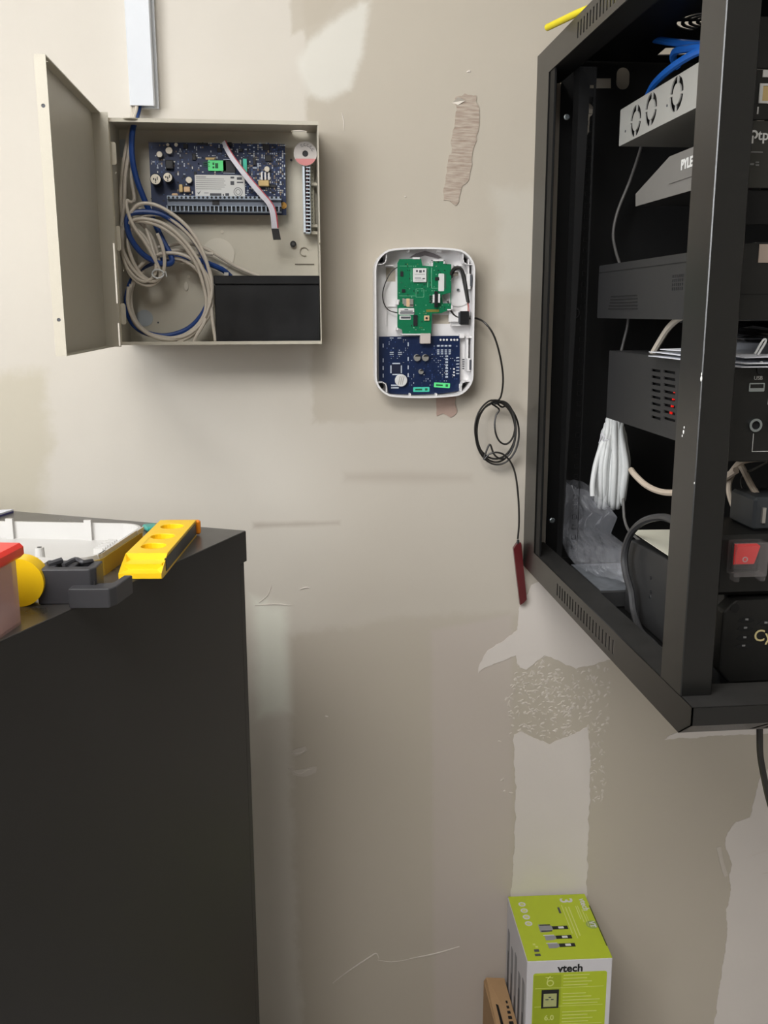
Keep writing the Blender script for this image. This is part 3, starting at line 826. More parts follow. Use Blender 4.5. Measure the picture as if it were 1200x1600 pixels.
# ---------------------------------------------------------------- cables in the enclosure
def cable(name, label, pts, r, m_, cat='cable', group=None, k=6, n=8):
    P_ = smooth([onY(x, y, d_) for x, y, d_ in pts], k)
    o = build(name, MB().tube(P_, r, n), m_, smoothed=True)
    return tag(o, label, cat, group)
G = 'grey cables coiled in the enclosure'
rg = .0025
def cpts(cx, cy, rx, ry, a0, a1, d0, d1, tilt=0.0, step=22):
    n = max(3, int(abs(a1 - a0) / step)); out = []
    ct, st_ = math.cos(math.radians(tilt)), math.sin(math.radians(tilt))
    for i in range(n + 1):
        a = math.radians(a0 + (a1 - a0) * i / n)
        x, y = rx * math.cos(a), ry * math.sin(a)
        out.append((cx + x * ct - y * st_, cy + x * st_ + y * ct, d0 + (d1 - d0) * i / n))
    return out
# big blue cable
cable('blue_cable', 'thick dark blue cable wound through the coil of grey cables', 
      [(219, 150, -.010), (216, 172, -.014), (212, 187, -.030), (207, 205, -.040), (206, 240, -.044), (212, 275, -.043), (224, 308, -.040), (240, 345, -.034), (254, 375, -.036),
       (268, 402, -.044), (265, 412, -.050), (245, 410, -.054), (222, 396, -.056), (204, 372, -.056), (198, 348, -.055), (204, 334, -.054),
       (225, 331, -.052), (250, 334, -.050), (272, 346, -.048), (296, 366, -.046), (316, 396, -.044), (328, 436, -.042), (326, 470, -.042),
       (312, 497, -.042), (290, 516, -.043), (258, 525, -.044), (228, 520, -.044), (208, 506, -.044), (199, 484, -.042), (200, 455, -.038), (214, 425, -.032), (240, 410, -.028), (275, 403, -.026), (305, 405, -.024), (345, 420, -.022), (360, 432, -.012)], .0040, BLUE_CABLE)
greys = [
    ('grey cable running down the enclosure left side from the trunking', [(208, 150, -.010), (207, 172, -.014), (205, 186, -.028), (197, 230, -.034), (191, 270, -.036), (189, 310, -.036), (191, 345, -.036), (192, 368, -.050)] + cpts(222, 385, 30, 58, 200, -10, -.050, -.060, -22)),
    ('grey cable outermost on the left below the cable hole', [(211, 150, -.012), (210, 172, -.016), (206, 190, -.034), (202, 235, -.038), (196, 275, -.040), (194, 320, -.040), (190, 350, -.042), (188, 380, -.046), (196, 412, -.05), (210, 432, -.052), (226, 440, -.054), (240, 432, -.056), (244, 412, -.056), (236, 380, -.05), (226, 350, -.044), (218, 325, -.040)]),
    ('grey cable looping over the top of the coil toward the battery', [(214, 152, -.016), (213, 172, -.020), (208, 190, -.036), (203, 225, -.030), (204, 270, -.030), (210, 310, -.030), (205, 316, -.052), (198, 314, -.056), (199, 328, -.058), (208, 352, -.060), (226, 378, -.060), (240, 402, -.058), (250, 425, -.055), (246, 440, -.052), (228, 446, -.05), (206, 432, -.050), (193, 400, -.050), (192, 360, -.052), (206, 330, -.056), (222, 318, -.058), (250, 323, -.058), (284, 346, -.056), (310, 378, -.054), (326, 420, -.052), (332, 456, -.050), (328, 490, -.050), (306, 520, -.050), (280, 533, -.048), (252, 532, -.046)]),
    ('grey cable forming the widest ring beside the battery', cpts(265, 463, 66, 68, -150, 185, -.046, -.056, 8)),
    ('grey cable ring lying inside the widest ring', cpts(263, 466, 62, 64, -95, 200, -.040, -.050, 0)),
    ('grey cable ring with its cut end near the enclosure floor', [(196, 360, -.054), (204, 346, -.056), (226, 342, -.058), (256, 350, -.058), (284, 372, -.056), (308, 404, -.054), (324, 442, -.052), (326, 478, -.052), (314, 508, -.052), (296, 526, -.052), (304, 535, -.054)][:-1] + [(278, 534, -.052)]),
    ('grey cable loop hanging at the coil upper left', cpts(219, 392, 25, 52, -120, 240, -.040, -.046, -20)),
    ('grey cable loop innermost at the coil upper left', cpts(222, 398, 17, 42, -120, 240, -.048, -.052, -22)),
    ('grey cable crossing the coil behind the blue cable', [(202, 348, -.05), (222, 346, -.056), (250, 354, -.056), (280, 376, -.054), (304, 408, -.05), (318, 446, -.048), (322, 480, -.048), (310, 506, -.048), (286, 524, -.048), (256, 528, -.048), (228, 518, -.048), (210, 496, -.046), (204, 462, -.044), (212, 430, -.040), (226, 412, -.036), (246, 404, -.030)]),
    ('grey cable curling up the left of the widest ring', [(225, 424, -.036), (210, 440, -.040), (203, 470, -.044), (208, 500, -.048), (226, 518, -.05), (256, 527, -.052), (286, 526, -.054), (312, 508, -.054), (328, 474, -.054), (331, 440, -.052), (320, 404, -.050), (296, 368, -.050), (262, 340, -.050), (232, 336, -.050), (212, 344, -.050)]),
    ('grey cable arcing alone across the bare back panel', [(240, 413, -.030), (255, 408, -.026), (278, 407, -.020), (296, 412, -.018), (310, 425, -.018), (320, 440, -.022), (328, 470, -.034)]),
    ('grey cable stretched from the coil to the battery top', [(238, 388, -.034), (262, 384, -.030), (290, 380, -.026), (320, 388, -.022), (345, 402, -.018), (370, 417, -.014), (405, 432, -.012)]),
    ('short grey cable end pointing at the large knockout', [(240, 402, -.034), (258, 394, -.034), (282, 391, -.032), (310, 396, -.028), (333, 397, -.024)]),
    ('short grey cable tail against the battery left side', [(330, 478, -.050), (332, 500, -.056), (335, 520, -.060), (337, 533, -.062)]),
    ('grey cable tail pointing to the enclosure bottom edge', [(322, 498, -.058), (316, 510, -.060), (308, 523, -.062), (303, 534, -.062)]),
]
for lb, pts in greys:
    cable('grey_cable', lb, pts, rg, GREY_CABLE, 'cable', G)
tie = MB()
q = onY(247, 428, -.058); tie.tube([q + Vector((.008 * math.cos(a), -.004 * abs(math.sin(a)), .006 * math.sin(a))) for a in [i * math.pi / 6 for i in range(12)]], .0012, 6, closed=True)
tie.tube([q + Vector((.006, -.001, 0)), q + Vector((.011, -.003, .003)), q + Vector((.012, -.002, -.004))], .0010, 5)
tag(build('cable_tie', tie, WHITE_CABLE, smoothed=True), 'small pale tie around the upper left loops of grey cable', 'cable tie')

# ================================================================ WALL COMMUNICATOR
KX0, KX1, KZ0, KZ1, KD = .1262, .2758, 1.2230, 1.4320, .0300
def kout(ins, n=7, bulge=.0058):
    x0, x1, z0, z1 = KX0 + ins, KX1 - ins, KZ0 + ins, KZ1 - ins
    r = .027 - ins; out = []
    cxm = (x0 + x1) / 2; hw = (x1 - x0) / 2
    def bz(x, s):
        return s * bulge * (1 - ((x - cxm) / hw) ** 2)
    for cx, cz, a0 in ((x1 - r, z0 + r, -90), (x1 - r, z1 - r, 0), (x0 + r, z1 - r, 90), (x0 + r, z0 + r, 180)):
        for i in range(n + 1):
            a = math.radians(a0 + 90 * i / n)
            x, z = cx + r * math.cos(a), cz + r * math.sin(a)
            s = -1 if z < (z0 + z1) / 2 else 1
            w = abs(math.sin(a))
            out.append((x, z + bz(x, s) * w))
        nxt = {-90: None, 0: 1, 90: None, 180: -1}[a0]
        if nxt == 1:
            out += [(x1 - r - (x1 - x0 - 2 * r) * k / 8, z1 + bz(x1 - r - (x1 - x0 - 2 * r) * k / 8, 1)) for k in range(1, 8)]
        if nxt == -1:
            out += [(x0 + r + (x1 - x0 - 2 * r) * k / 8, z0 + bz(x0 + r + (x1 - x0 - 2 * r) * k / 8, -1)) for k in range(1, 8)]
    return out
km = thing('communicator_housing', 'open white plastic communicator housing mounted on the wall with exposed boards', 'alarm module', (.201, -.001, 1.2172))
build('rim', MB().plate(kout(0), [kout(.0026)], (0, -KD, 0), (1, 0, 0), (0, 0, 1), -(KD - .0006)), WHITE_P, km)
def hole_px(x0, y0, x1, y1):
    a, b = onY(x0, y0, -.003), onY(x1, y1, -.003); return rect2(a.x, b.x, b.z, a.z)
build('back_plate', MB().plate(kout(.0020), [hole_px(603, 418, 618, 440), hole_px(704, 425, 716, 440), hole_px(676, 492, 703, 506)], (0, -.0035, 0), (1, 0, 0), (0, 0, 1), -.0025), WHITE_P, km)
# corner posts
for sx_, sz_ in ((0, 0), (1, 0), (0, 1), (1, 1)):
    x = KX0 + .0042 if not sx_ else KX1 - .0042
    z = KZ0 + .0035 if not sz_ else KZ1 - .0035
    dx = .0135 * (1 if not sx_ else -1); dz = .0150 * (1 if not sz_ else -1)
    pm = MB()
    pts = [(x, z + dz), (x + dx * .55, z + dz), (x + dx * .9, z + dz * .82), (x + dx, z + dz * .5), (x + dx, z)]
    for (xa, za), (xb, zb) in zip(pts[:-1], pts[1:]):
        l = math.hypot(xb - xa, zb - za); u = Vector(((xb - xa) / l, 0, (zb - za) / l)); v = Vector((-u.z, 0, u.x))
        pm.plate([(-.0004, -.0006), (l + .0004, -.0006), (l + .0004, .0006), (-.0004, .0006)], [], (xa, -.0265, za), u, v, -.0225)
    build('corner_post', pm, WHITE_P, km)
    build('corner_shadow_hole', MB().plate(circ2(x + dx * .5, z + dz * .5, .0045, 14), [], (0, -.0042, 0), (1, 0, 0), (0, 0, 1), -.0008), CHIP, km)
# ribs, clips and ports along the inside
part('clip', km, WHITE_P, lambda m_: (pbox(m_, 729, 428, 735, 452, -.027, -.003), pbox(m_, 731, 405, 733, 428, -.020, -.003)))
part('clip_slot', km, PRINT, lambda m_: pbox(m_, 734.5, 429, 737.5, 447, -.0272, -.012))
part('clip', km, WHITE_P, lambda m_: (pbox(m_, 730, 560, 735, 580, -.027, -.003), pbox(m_, 729, 527, 731.5, 560, -.020, -.003), pbox(m_, 729, 526, 737, 528, -.024, -.003)))
part('clip_slot', km, PRINT, lambda m_: pbox(m_, 733.5, 562, 736.5, 578, -.0272, -.012))
part('ribbed_mark', km, PRINT, lambda m_: [pbox(m_, 722.5, 561 + i * 3.5, 726.5, 562.5 + i * 3.5, -.0045, -.0035) for i in range(5)])
part('board_clip', km, WHITE_P, lambda m_: pbox(m_, 718.5, 521, 726, 528.5, -.016, -.003, .0006))
part('board_clip', km, WHITE_P, lambda m_: pbox(m_, 718, 600, 722, 607, -.016, -.003, .0006))
part('rib', km, WHITE_P, lambda m_: pbox(m_, 602, 414, 615, 415.6, -.016, -.003))
part('rib', km, WHITE_P, lambda m_: pbox(m_, 710, 414, 722, 415.6, -.016, -.003))
part('rib', km, WHITE_P, lambda m_: (pbox(m_, 640, 615, 642, 621, -.024, -.003), pbox(m_, 681, 615, 683, 620, -.024, -.003)))
part('rib', km, WHITE_P, lambda m_: (pbox(m_, 605, 478.4, 621, 479.4, -.006, -.003), pbox(m_, 603.6, 486, 604.6, 508, -.006, -.003)))
part('rib', km, WHITE_P, lambda m_: (pbox(m_, 638, 388.5, 640, 394, -.024, -.003), pbox(m_, 684, 388.5, 690, 394, -.022, -.003)))
part('mounting_disc', km, WHITE_P, lambda m_: m_.plate(circ2(onY(716, 455, -.006).x, onY(716, 455, -.006).z, .0225, 32), [], (0, -.0055, 0), (1, 0, 0), (0, 0, 1), -.002))
part('mounting_screw', km, STEEL, lambda m_: pcirc(m_, 716, 453, .0022, -.0085, .003, 12, ch=.0006))
part('port_bracket', km, WHITE_P, lambda m_: (pbox(m_, 702, 487, 718, 503, -.012, -.003, .0006), pbox(m_, 706, 507, 722, 509, -.020, -.003), pbox(m_, 718, 486, 730, 488, -.018, -.003)))
top_arch = MB()
A_ = [onY(*z, -.006) for z in ((640, 402), (650, 396), (664, 392), (678, 396), (690, 402), (684, 404), (664, 399), (646, 404))]
top_arch.plate([(v.x, v.z) for v in A_], [], (0, -.0058, 0), (1, 0, 0), (0, 0, 1), -.002)
build('moulded_arch', top_arch, mat('grey_plastic', (120, 114, 116), .5), km)

# ---- green board
GY = -.0190
gb = thing('green_board', 'green circuit board with white stickers in the top of the white housing', 'circuit board', tuple(onY(660, 521, GY)))
gout = [(621, 411), (624, 405), (658, 404.5), (660, 415), (675.5, 416), (677, 408), (694, 408), (695, 412), (705, 413), (705, 484), (697, 486), (690, 489), (675, 490), (673.5, 522), (629, 521), (628, 515), (621, 512), (621, 476), (625, 476), (625, 468), (621, 468)]
part('board', gb, PCB_GREEN, lambda m_: m_.plate([(onY(*z, GY).x, onY(*z, GY).z) for z in gout], [[(onY(*z, GY).x, onY(*z, GY).z) for z in ((690, 461), (704, 457), (704, 474), (692, 474))]], (0, GY, 0), (1, 0, 0), (0, 0, 1), -.0015))
for z in ((645, 402, 656, 405), (674, 405.5, 695, 408), (674, 406, 676.5, 416), (693, 406, 695, 412), (619.5, 468, 623, 476), (699, 483, 706.5, 485), (705, 477, 707, 485), (628, 521.5, 660, 523.5), (619.5, 512, 622, 516)):
    part('carrier_clip', gb, WHITE_P, lambda m_: pbox(m_, *z, GY - .0010, -.003))
part('shield_can', gb, LABEL_W, lambda m_: pbox(m_, 645.5, 419, 666.5, 441, GY - .0035, GY, .0006))
part('label_print', gb, PRINT, lambda m_: [pbox(m_, *z, GY - .0037, GY - .0034) for z in ((650, 422, 653, 425), (655, 422, 659, 426), (661, 422, 663.5, 425), (648, 428.5, 664, 429), (648, 434, 658, 435), (660, 434.5, 664, 436), (649, 437.5, 662, 438))])
part('sticker', gb, LABEL_W, lambda m_: m_.plate(rrect2(onY(689, 0, GY).x, onY(698.5, 0, GY).x, onY(693, 455, GY).z, onY(693, 427.5, GY).z, .0015), [], (0, GY - .0004, 0), (1, 0, 0), (0, 0, 1), -.0004))
part('label_print', gb, PRINT, lambda m_: [pbox(m_, 694.8, 429 + i * 2.5, 697, 430.4 + i * 2.5, GY - .0006, GY - .0003) for i in range(9)])
part('card_holder', gb, SILVER, lambda m_: (pbox(m_, 631, 467, 646, 478, GY - .002, GY, .0004), pbox(m_, 629, 466, 632, 475, GY - .0018, GY), pbox(m_, 636, 476, 646, 479.5, GY - .002, GY)))
part('card_strip', gb, TAN_C, lambda m_: pbox(m_, 635, 466.5, 640, 479, GY - .0022, GY - .0018))
for z in ((623, 481.5, 649, 491.5), (624.5, 493, 643.5, 499.5)):
    part('sticker', gb, LABEL_W, lambda m_: m_.plate(rrect2(onY(z[0], 0, GY).x, onY(z[2], 0, GY).x, onY(630, z[3], GY).z, onY(630, z[1], GY).z, .0012), [], (0, GY - .0004, 0), (1, 0, 0), (0, 0, 1), -.0004))
part('label_print', gb, PRINT, lambda m_: [pbox(m_, *z, GY - .0006, GY - .0003) for z in ((632, 483, 638, 484.4), (626, 485.5, 645, 487), (625, 488, 648, 490.2), (626.5, 494.5, 641.5, 497.8))])
part('chip', gb, CHIP, lambda m_: pbox(m_, 646, 492, 652, 509, GY - .002, GY))
part('chip', gb, CHIP, lambda m_: pbox(m_, 628, 452, 633, 457, GY - .0015, GY))
part('chip', gb, CHIP, lambda m_: pbox(m_, 680, 433, 686, 438, GY - .0012, GY))
part('chip', gb, CHIP, lambda m_: pbox(m_, 625.5, 424, 630, 432, GY - .001, GY))
part('header', gb, BLACK_PL, lambda m_: pbox(m_, 679.5, 455, 684, 480, GY - .008, GY, .0004))
part('header_key', gb, WHITE_P, lambda m_: (pbox(m_, 685, 459, 687.5, 473, GY - .009, GY), pbox(m_, 676.5, 460, 679, 473, GY - .004, GY)))
part('header_pins', gb, CHIP, lambda m_: [pbox(m_, 671, 462 + i * 3, 677, 463.6 + i * 3, GY - .0015, GY) for i in range(4)])
part('contact_pad', gb, mat('gold_pad', (122, 118, 52), .4), lambda m_: pbox(m_, 666, 483.5, 686, 487.5, GY - .0004, GY))
part('push_button', gb, TAN_C, lambda m_: pbox(m_, 663, 493, 671, 501, GY - .003, GY, .0004))
part('button_cap', gb, CHIP, lambda m_: pcirc(m_, 666.5, 497, .0016, GY - .0045, .002, 10))
GSILK = mat('silk_green', (120, 186, 150), .6)
part('silkscreen_lines', gb, GSILK, lambda m_: [pbox(m_, *z, GY - .0002, GY) for z in ((624, 415.5, 644, 416), (624, 462, 648, 462.5), (642, 419, 642.6, 441), (668, 418, 668.6, 449), (650, 451, 662, 451.4), (650, 464, 662, 464.4), (649.8, 451, 650.2, 464.4), (662, 451, 662.4, 464.4), (674, 418, 674.5, 450), (674, 450, 688, 450.5))], kind='stuff')
smd(gb, [(624, 408, 703, 484), (630, 484, 672, 519)], 150, GY, 21, [(GSILK, 5, 0), (CHIP, 3, 1), (mat('olive_pad', (120, 130, 60), .5), 1, 0), (SILVER, 1, 1)], sizes=(.0008, .0022),
    avoid=[(645, 418, 667, 442), (688, 426, 699, 456), (622, 480, 650, 500), (629, 465, 647, 480), (690, 457, 705, 475)])

# ---- blue board
NY = -.0110
nb = thing('blue_board', 'dark blue circuit board in the lower half of the white housing', 'circuit board', tuple(onY(655, 613, NY)))
part('board', nb, PCB_NAVY, lambda m_: m_.plate([(onY(*z, NY).x, onY(*z, NY).z) for z in ((592, 526), (718.5, 524.5), (718.5, 600), (717, 611), (690, 615), (650, 616.5), (607, 615), (604, 598), (592, 598))], [], (0, NY, 0), (1, 0, 0), (0, 0, 1), -.0015))
part('plug_socket', nb, mat('socket_grey', (196, 186, 180), .45), lambda m_: pbox(m_, 657, 521, 673, 537, -.022, NY, .0008))
bz_ = part('buzzer', nb, LABEL_W, lambda m_: pcirc(m_, 627, 594.5, .0092, NY - .006, .006, 28, ch=.0006))
part('buzzer_slot', bz_, mat('slot_brown', (120, 108, 96), .6), lambda m_: [m_.tube([onY(624 + i * 3 + 1.4, 588, NY - .0062), onY(622 + i * 3 + .2, 601, NY - .0062)], .0004, 4) for i in range(3)])
part('chip', nb, mat('chip_navy', (24, 30, 54), .4), lambda m_: pbox(m_, 612, 569, 626, 584, NY - .0015, NY))
part('chip_legs', nb, SILK, kind='stuff', fn=lambda m_: [pbox(m_, *z, NY - .0008, NY) for z in ((613, 567, 625, 569), (613, 584, 625, 586), (609.8, 571, 611.8, 583), (626.2, 571, 628, 583))])
for x, y, r in ((652, 559, .0052), (665, 559, .0052), (658, 581, .0038)):
    cp = part('capacitor', nb, SILVER, lambda m_: pcirc(m_, x, y, r, NY - .006, .006, 18, ch=.0006))
    part('print_mark', cp, PRINT_BK, lambda m_: m_.plate([(onY(x, y, NY).x + r * .92 * math.cos(math.radians(a_)), onY(x, y, NY - .006).z + r * .92 * math.sin(math.radians(a_))) for a_ in range(20, 161, 20)], [], (0, NY - .0062, 0), (1, 0, 0), (0, 0, 1), -.0003))
for (x0, y0, x1, y1, m_g, rot) in ((645.5, 605, 671, 612, LABEL_T, 0), (678, 598.2, 703, 605.6, LABEL_G, -4)):
    a, b = onY(x0, y0, NY), onY(x1, y1, NY)
    c_ = Vector(((a.x + b.x) / 2, 0, (a.z + b.z) / 2)); w_, h_ = (b.x - a.x) / 2, (a.z - b.z) / 2
    u_ = Vector((math.cos(math.radians(rot)), 0, math.sin(math.radians(rot)))); v_ = Vector((-u_.z, 0, u_.x))
    st_o = build('sticker', MB().plate(rrect2(-w_, w_, -h_, h_, .0012), [], c_ + Vector((0, NY - .0004, 0)), u_, v_, -.0004), m_g, nb)
    build('label_print', MB().plate(rect2(-w_ * .75, w_ * .1, -h_ * .35, h_ * .3), [], c_ + Vector((0, NY - .0006, 0)), u_, v_, -.0002).plate(rect2(w_ * .45, w_ * .75, -h_ * .5, h_ * .5), [], c_ + Vector((0, NY - .0006, 0)), u_, v_, -.0002), mat('green_print', (20, 90, 50), .6), st_o)
part('solder_pads', nb, WHITE_P, lambda m_: [pcirc(m_, x, 531, .0016, NY - .0012, .0012, 8) for x in (688.5, 693.5, 698.5, 705, 710, 714.5)] + [pcirc(m_, 709.5, y, .0014, NY - .0012, .0012, 8) for y in (576.5, 581.5, 586.5)], kind='stuff')
part('resistors', nb, SILK, lambda m_: [pbox(m_, *z, NY - .0008, NY) for z in [(683 + i * 6, 539, 687 + i * 6, 541.5) for i in range(4)] + [(683 + i * 6, 546 + j * 3, 686.5 + i * 6, 547.6 + j * 3) for i in range(4) for j in range(3)] + [(696, 555.5 + i * 4.6, 700, 558 + i * 4.6) for i in range(8)] + [(713, 558 + i * 5, 717.5, 559.4 + i * 5) for i in range(6)] + [(609, 550 + i * 3, 615, 551.2 + i * 3) for i in range(2)] + [(622, 550 + i * 3, 628, 551.2 + i * 3) for i in range(2)] + [(611, 601, 624, 603), (611, 605, 623, 607), (609, 527.6, 615, 528.8), (621, 527.6, 627, 528.8)] + [(637, y, 638.6, y + 6) for y in (535, 558, 571, 583)] + [(598, y, 599.4, y + 6) for y in (537, 560, 572, 584)]], kind='stuff')
smd(nb, [(606, 530, 640, 566), (640, 548, 700, 612), (674, 540, 716, 592)], 210, NY, 31, [(SILK, 5, 0), (mat('silk_navy', (70, 92, 150), .6), 5, 0), (CHIP, 2, 1), (SILVER, 1, 1)], sizes=(.0007, .0022),
    avoid=[(657, 520, 674, 538), (644, 552, 672, 566), (644, 604, 704, 613), (617, 585, 638, 605)])

# ---- leads inside the housing
cable('antenna_lead', 'thin black wire bowed out left of the green board', [(624, 416, -.016), (612, 424, -.014), (603, 440, -.012), (598, 458, -.011), (600, 474, -.011), (608, 485, -.012), (622, 489, -.015)], .0008, BLACK_CABLE, 'wire')
cable('power_lead', 'thick black lead arching from the green board to the black plug', [(703, 436, -.014), (706, 424, -.020), (713, 417.5, -.024), (721, 421, -.026), (726, 434, -.026), (729, 452, -.026), (732, 473, -.024)], .0022, BLACK_CABLE, 'wire')
cable('power_lead', 'slim black lead beside the thick arching one', [(706, 434, -.016), (709, 424, -.018), (716, 421, -.020), (721, 428, -.022), (725, 446, -.022), (730, 472, -.022)], .0014, BLACK_CABLE, 'wire')
for i, m_ in enumerate((mat('copper_wire', (196, 132, 104), .4), RED_WIRE, WHITE_WIRE)):
    cable('lead_end', ('bare copper', 'red', 'white')[i] + ' wire end entering the top of the black plug', [(730 + i * 1.2, 471, -.023), (731 + i * 1.5, 479, -.021), (731 + i * 2, 487, -.018)], .0006, m_, 'wire')
pl = thing('cable_plug', 'black rectangular plug at the right edge of the white housing', 'plug', tuple(onY(727, 508, -.012)))
part('plug_body', pl, BLACK_PL, lambda m_: pbox(m_, 719.5, 486, 733, 507.5, -.024, -.0125, .0008))
part('plug_tab', pl, PRINT, lambda m_: pbox(m_, 717.5, 488, 720.5, 504, -.020, -.0125))

# ---- aerial lead with its coil, and the maroon aerial
coil = [(700, 470, -.010), (704, 484, -.012), (712, 494, -.011), (728, 498, -.0112), (742, 497, -.014), (757, 504, -.030), (771, 523, -.034), (781, 555, -.033), (786, 590, -.030), (783, 618, -.026), (776, 628, -.024)]
def ell(cx, cy, rx, ry, a0, a1, d, step=24):
    n = int(abs(a1 - a0) / step); return [(cx + rx * math.cos(math.radians(a0 + (a1 - a0) * i / n)), cy + ry * math.sin(math.radians(a0 + (a1 - a0) * i / n)), d + .002 * math.sin(i)) for i in range(n + 1)]
coil += ell(777, 677, 34, 49, -95, 258, -.024) + ell(774, 671, 32, 46, -95, 262, -.028) + ell(789, 664, 16, 30, -110, 235, -.021) + ell(775, 675, 30, 47, -105, 262, -.026) + ell(784, 672, 22, 45, -115, 150, -.030)
coil += [(756, 718, -.030), (764, 710, -.032), (776, 707, -.033), (788, 711, -.032), (799, 724, -.028), (806, 745, -.022), (810, 780, -.016), (811, 815, -.013), (809, 842, -.012)]
cable('aerial_lead', 'thin black aerial lead coiled on the wall below the white housing', coil, .0015, BLACK_CABLE, k=5, n=7)
tie = MB(); q = onY(775, 629, -.026)
tie.tube([q + Vector((.005 * math.cos(a), .006 * math.sin(a), 0)) for a in [i * math.pi / 5 for i in range(10)]], .0016, 6, closed=True)
tie.tube(smooth([q, q + Vector((-.006, -.004, .001)), q + Vector((-.012, -.004, -.004))], 4), .0008, 5)
tag(build('twist_tie', tie, BLACK_PL, smoothed=True), 'black twist tie at the top of the coiled aerial lead', 'cable tie')
an = thing('aerial', 'flat maroon stick aerial hanging on its lead beside the rack', 'antenna', (.362, -.008, .880))
am = MB(); A_ = [(.3505, .974), (.3555, .9825), (.3630, .9835), (.3750, .8885), (.3715, .8840), (.3640, .8790)]
A_ = [(x - .0015, z) for x, z in A_]
am.plate(A_, [], (0, -.0125, 0), (1, 0, 0), (0, 0, 1), -.0070)
build('aerial_body', am, MAROON, an, bevel=.0008)
build('aerial_boot', MB().cyl(onY(809, 850, -.010), (0.05, 0, 1), .0028, .007, 12, r2=.0018), BLACK_PL, an)
# ================================================================ BLACK CABINET
CA = math.radians(25.6)
CT = 1.095
cbn = thing('storage_cabinet', 'tall black metal cabinet at the left with tools lying on its top', 'cabinet', (-.0561, -.3629, 0), -CA)
CW, CDp = .775, .62
def L_(mb): return mb
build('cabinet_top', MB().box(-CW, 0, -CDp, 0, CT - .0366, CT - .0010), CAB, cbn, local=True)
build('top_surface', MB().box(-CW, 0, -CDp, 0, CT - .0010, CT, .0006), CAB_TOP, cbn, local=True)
body = MB().box(-CW + .002, -.0001, -CDp + .006, -.0165, .05, CT - .0366)
build('cabinet_body', body, CAB, cbn, local=True)
build('back_panel', MB().box(-CW + .004, -.0012, -.0150, -.004, .05, CT - .0366, .0012), CAB, cbn, local=True)
build('plinth', MB().box(-CW + .03, -.03, -CDp + .04, -.02, 0, .0498), CAB, cbn, local=True)
for i in range(3):
    z0 = .06 + i * .332
    dw = build('drawer', MB().box(-CW + .01, -.008, -CDp - .012, -CDp + .005, z0, z0 + .322, .003), CAB, cbn, local=True)
    build('handle', MB().tube(smooth([(-CW / 2 - .06, -CDp - .012, z0 + .26), (-CW / 2 - .055, -CDp - .04, z0 + .26), (-CW / 2 + .055, -CDp - .04, z0 + .26), (-CW / 2 + .06, -CDp - .012, z0 + .26)], 5), .005, 8), STEEL, dw, local=True)

def frame(o, x_dir, z_up=None):
    pass
def on_top(x, y, h=0.0):
    return onZ(x, y, CT + h)
# ---- spirit level
n0, n1, f0, f1 = on_top(188, 886, .012), on_top(248, 888, .012), on_top(305, 822, .012), on_top(253, 820, .012)
nm, fm = (n0 + n1) / 2, (f0 + f1) / 2
ldir = (fm - nm).normalized(); LL = (fm - nm).length; LW = .041
lv = thing('spirit_level', 'small yellow spirit level with three vial windows on the cabinet top', 'spirit level', (nm.x, nm.y, CT), math.atan2(ldir.y, ldir.x))
LH = .0185
prof = [(0, -LW / 2), (LL, -LW / 2), (LL, LW / 2), (0, LW / 2)]
wins = [rrect2(LL * c - .012, LL * c + .012, -.0125, .0125, .0115) for c in (.33, .56, .82)]
build('level_body', MB().plate([(.030, -LW / 2), (LL, -LW / 2), (LL, LW / 2), (.030, LW / 2)], wins, (0, 0, LH - .006), (1, 0, 0), (0, 1, 0), .006), YELLOW, lv, local=True, bevel=.0008)
build('level_core', MB().box(.012, LL - .004, -LW / 2 + .002, LW / 2 - .003, .002, LH - .0062), YELLOW, lv, local=True)
nose = MB().add([(0, -LW / 2, 0.001), (.030, -LW / 2, .001), (.030, LW / 2, .001), (0, LW / 2, .001), (0, -LW / 2, .006), (.030, -LW / 2, LH), (.030, LW / 2, LH), (0, LW / 2, .006), (.010, -LW / 2 + .006, .007), (.028, -LW / 2 + .006, .010), (.028, LW / 2 - .006, .010), (.010, LW / 2 - .006, .007), (.014, -LW / 2, .0123), (.014, LW / 2, .0123)],
                [(0, 1, 2, 3), (0, 3, 7, 4), (1, 5, 6, 2), (0, 4, 12, 5, 1), (3, 2, 6, 13, 7), (4, 7, 11, 8), (8, 11, 10, 9), (4, 8, 9, 5, 12), (7, 13, 6, 10, 11), (5, 9, 10, 6)])
build('level_nose', nose, YELLOW, lv, local=True)
build('side_groove', MB().box(.020, LL - .006, -LW / 2 - .0006, -LW / 2 + .001, .003, LH - .003), BLACK_PL, lv, local=True)
build('end_cap', MB().box(LL, LL + .007, -LW / 2 - .004, LW / 2 - .003, .001, LH - .001, .002), ORANGE, lv, local=True)
build('bottom_edge', MB().box(.004, LL - .001, -LW / 2, LW / 2, 0, .0022), YELLOW, lv, local=True)
for i, c in enumerate((.33, .56, .82)):
    ax = (0, 1, 0) if i != 1 else (1, 0, 0)
    vm = MB()
    if i == 1:
        vm.cyl((LL * c - .010, 0, LH - .008), (1, 0, 0), .0045, .020, 12)
        build('vial', MB().cyl((LL * c - .010, 0, LH - .0085), (0, 1, 0), .0042, .009, 12), ORANGE, lv, local=True)
        build('vial', MB().cyl((LL * c + .002, -.010, LH - .0085), (0, 1, 0), .0042, .018, 12), VIAL, lv, local=True)
    else:
        build('vial', MB().cyl((LL * c, -.0105, LH - .0095), (0, 1, 0), .0040, .021, 12), VIAL, lv, local=True)
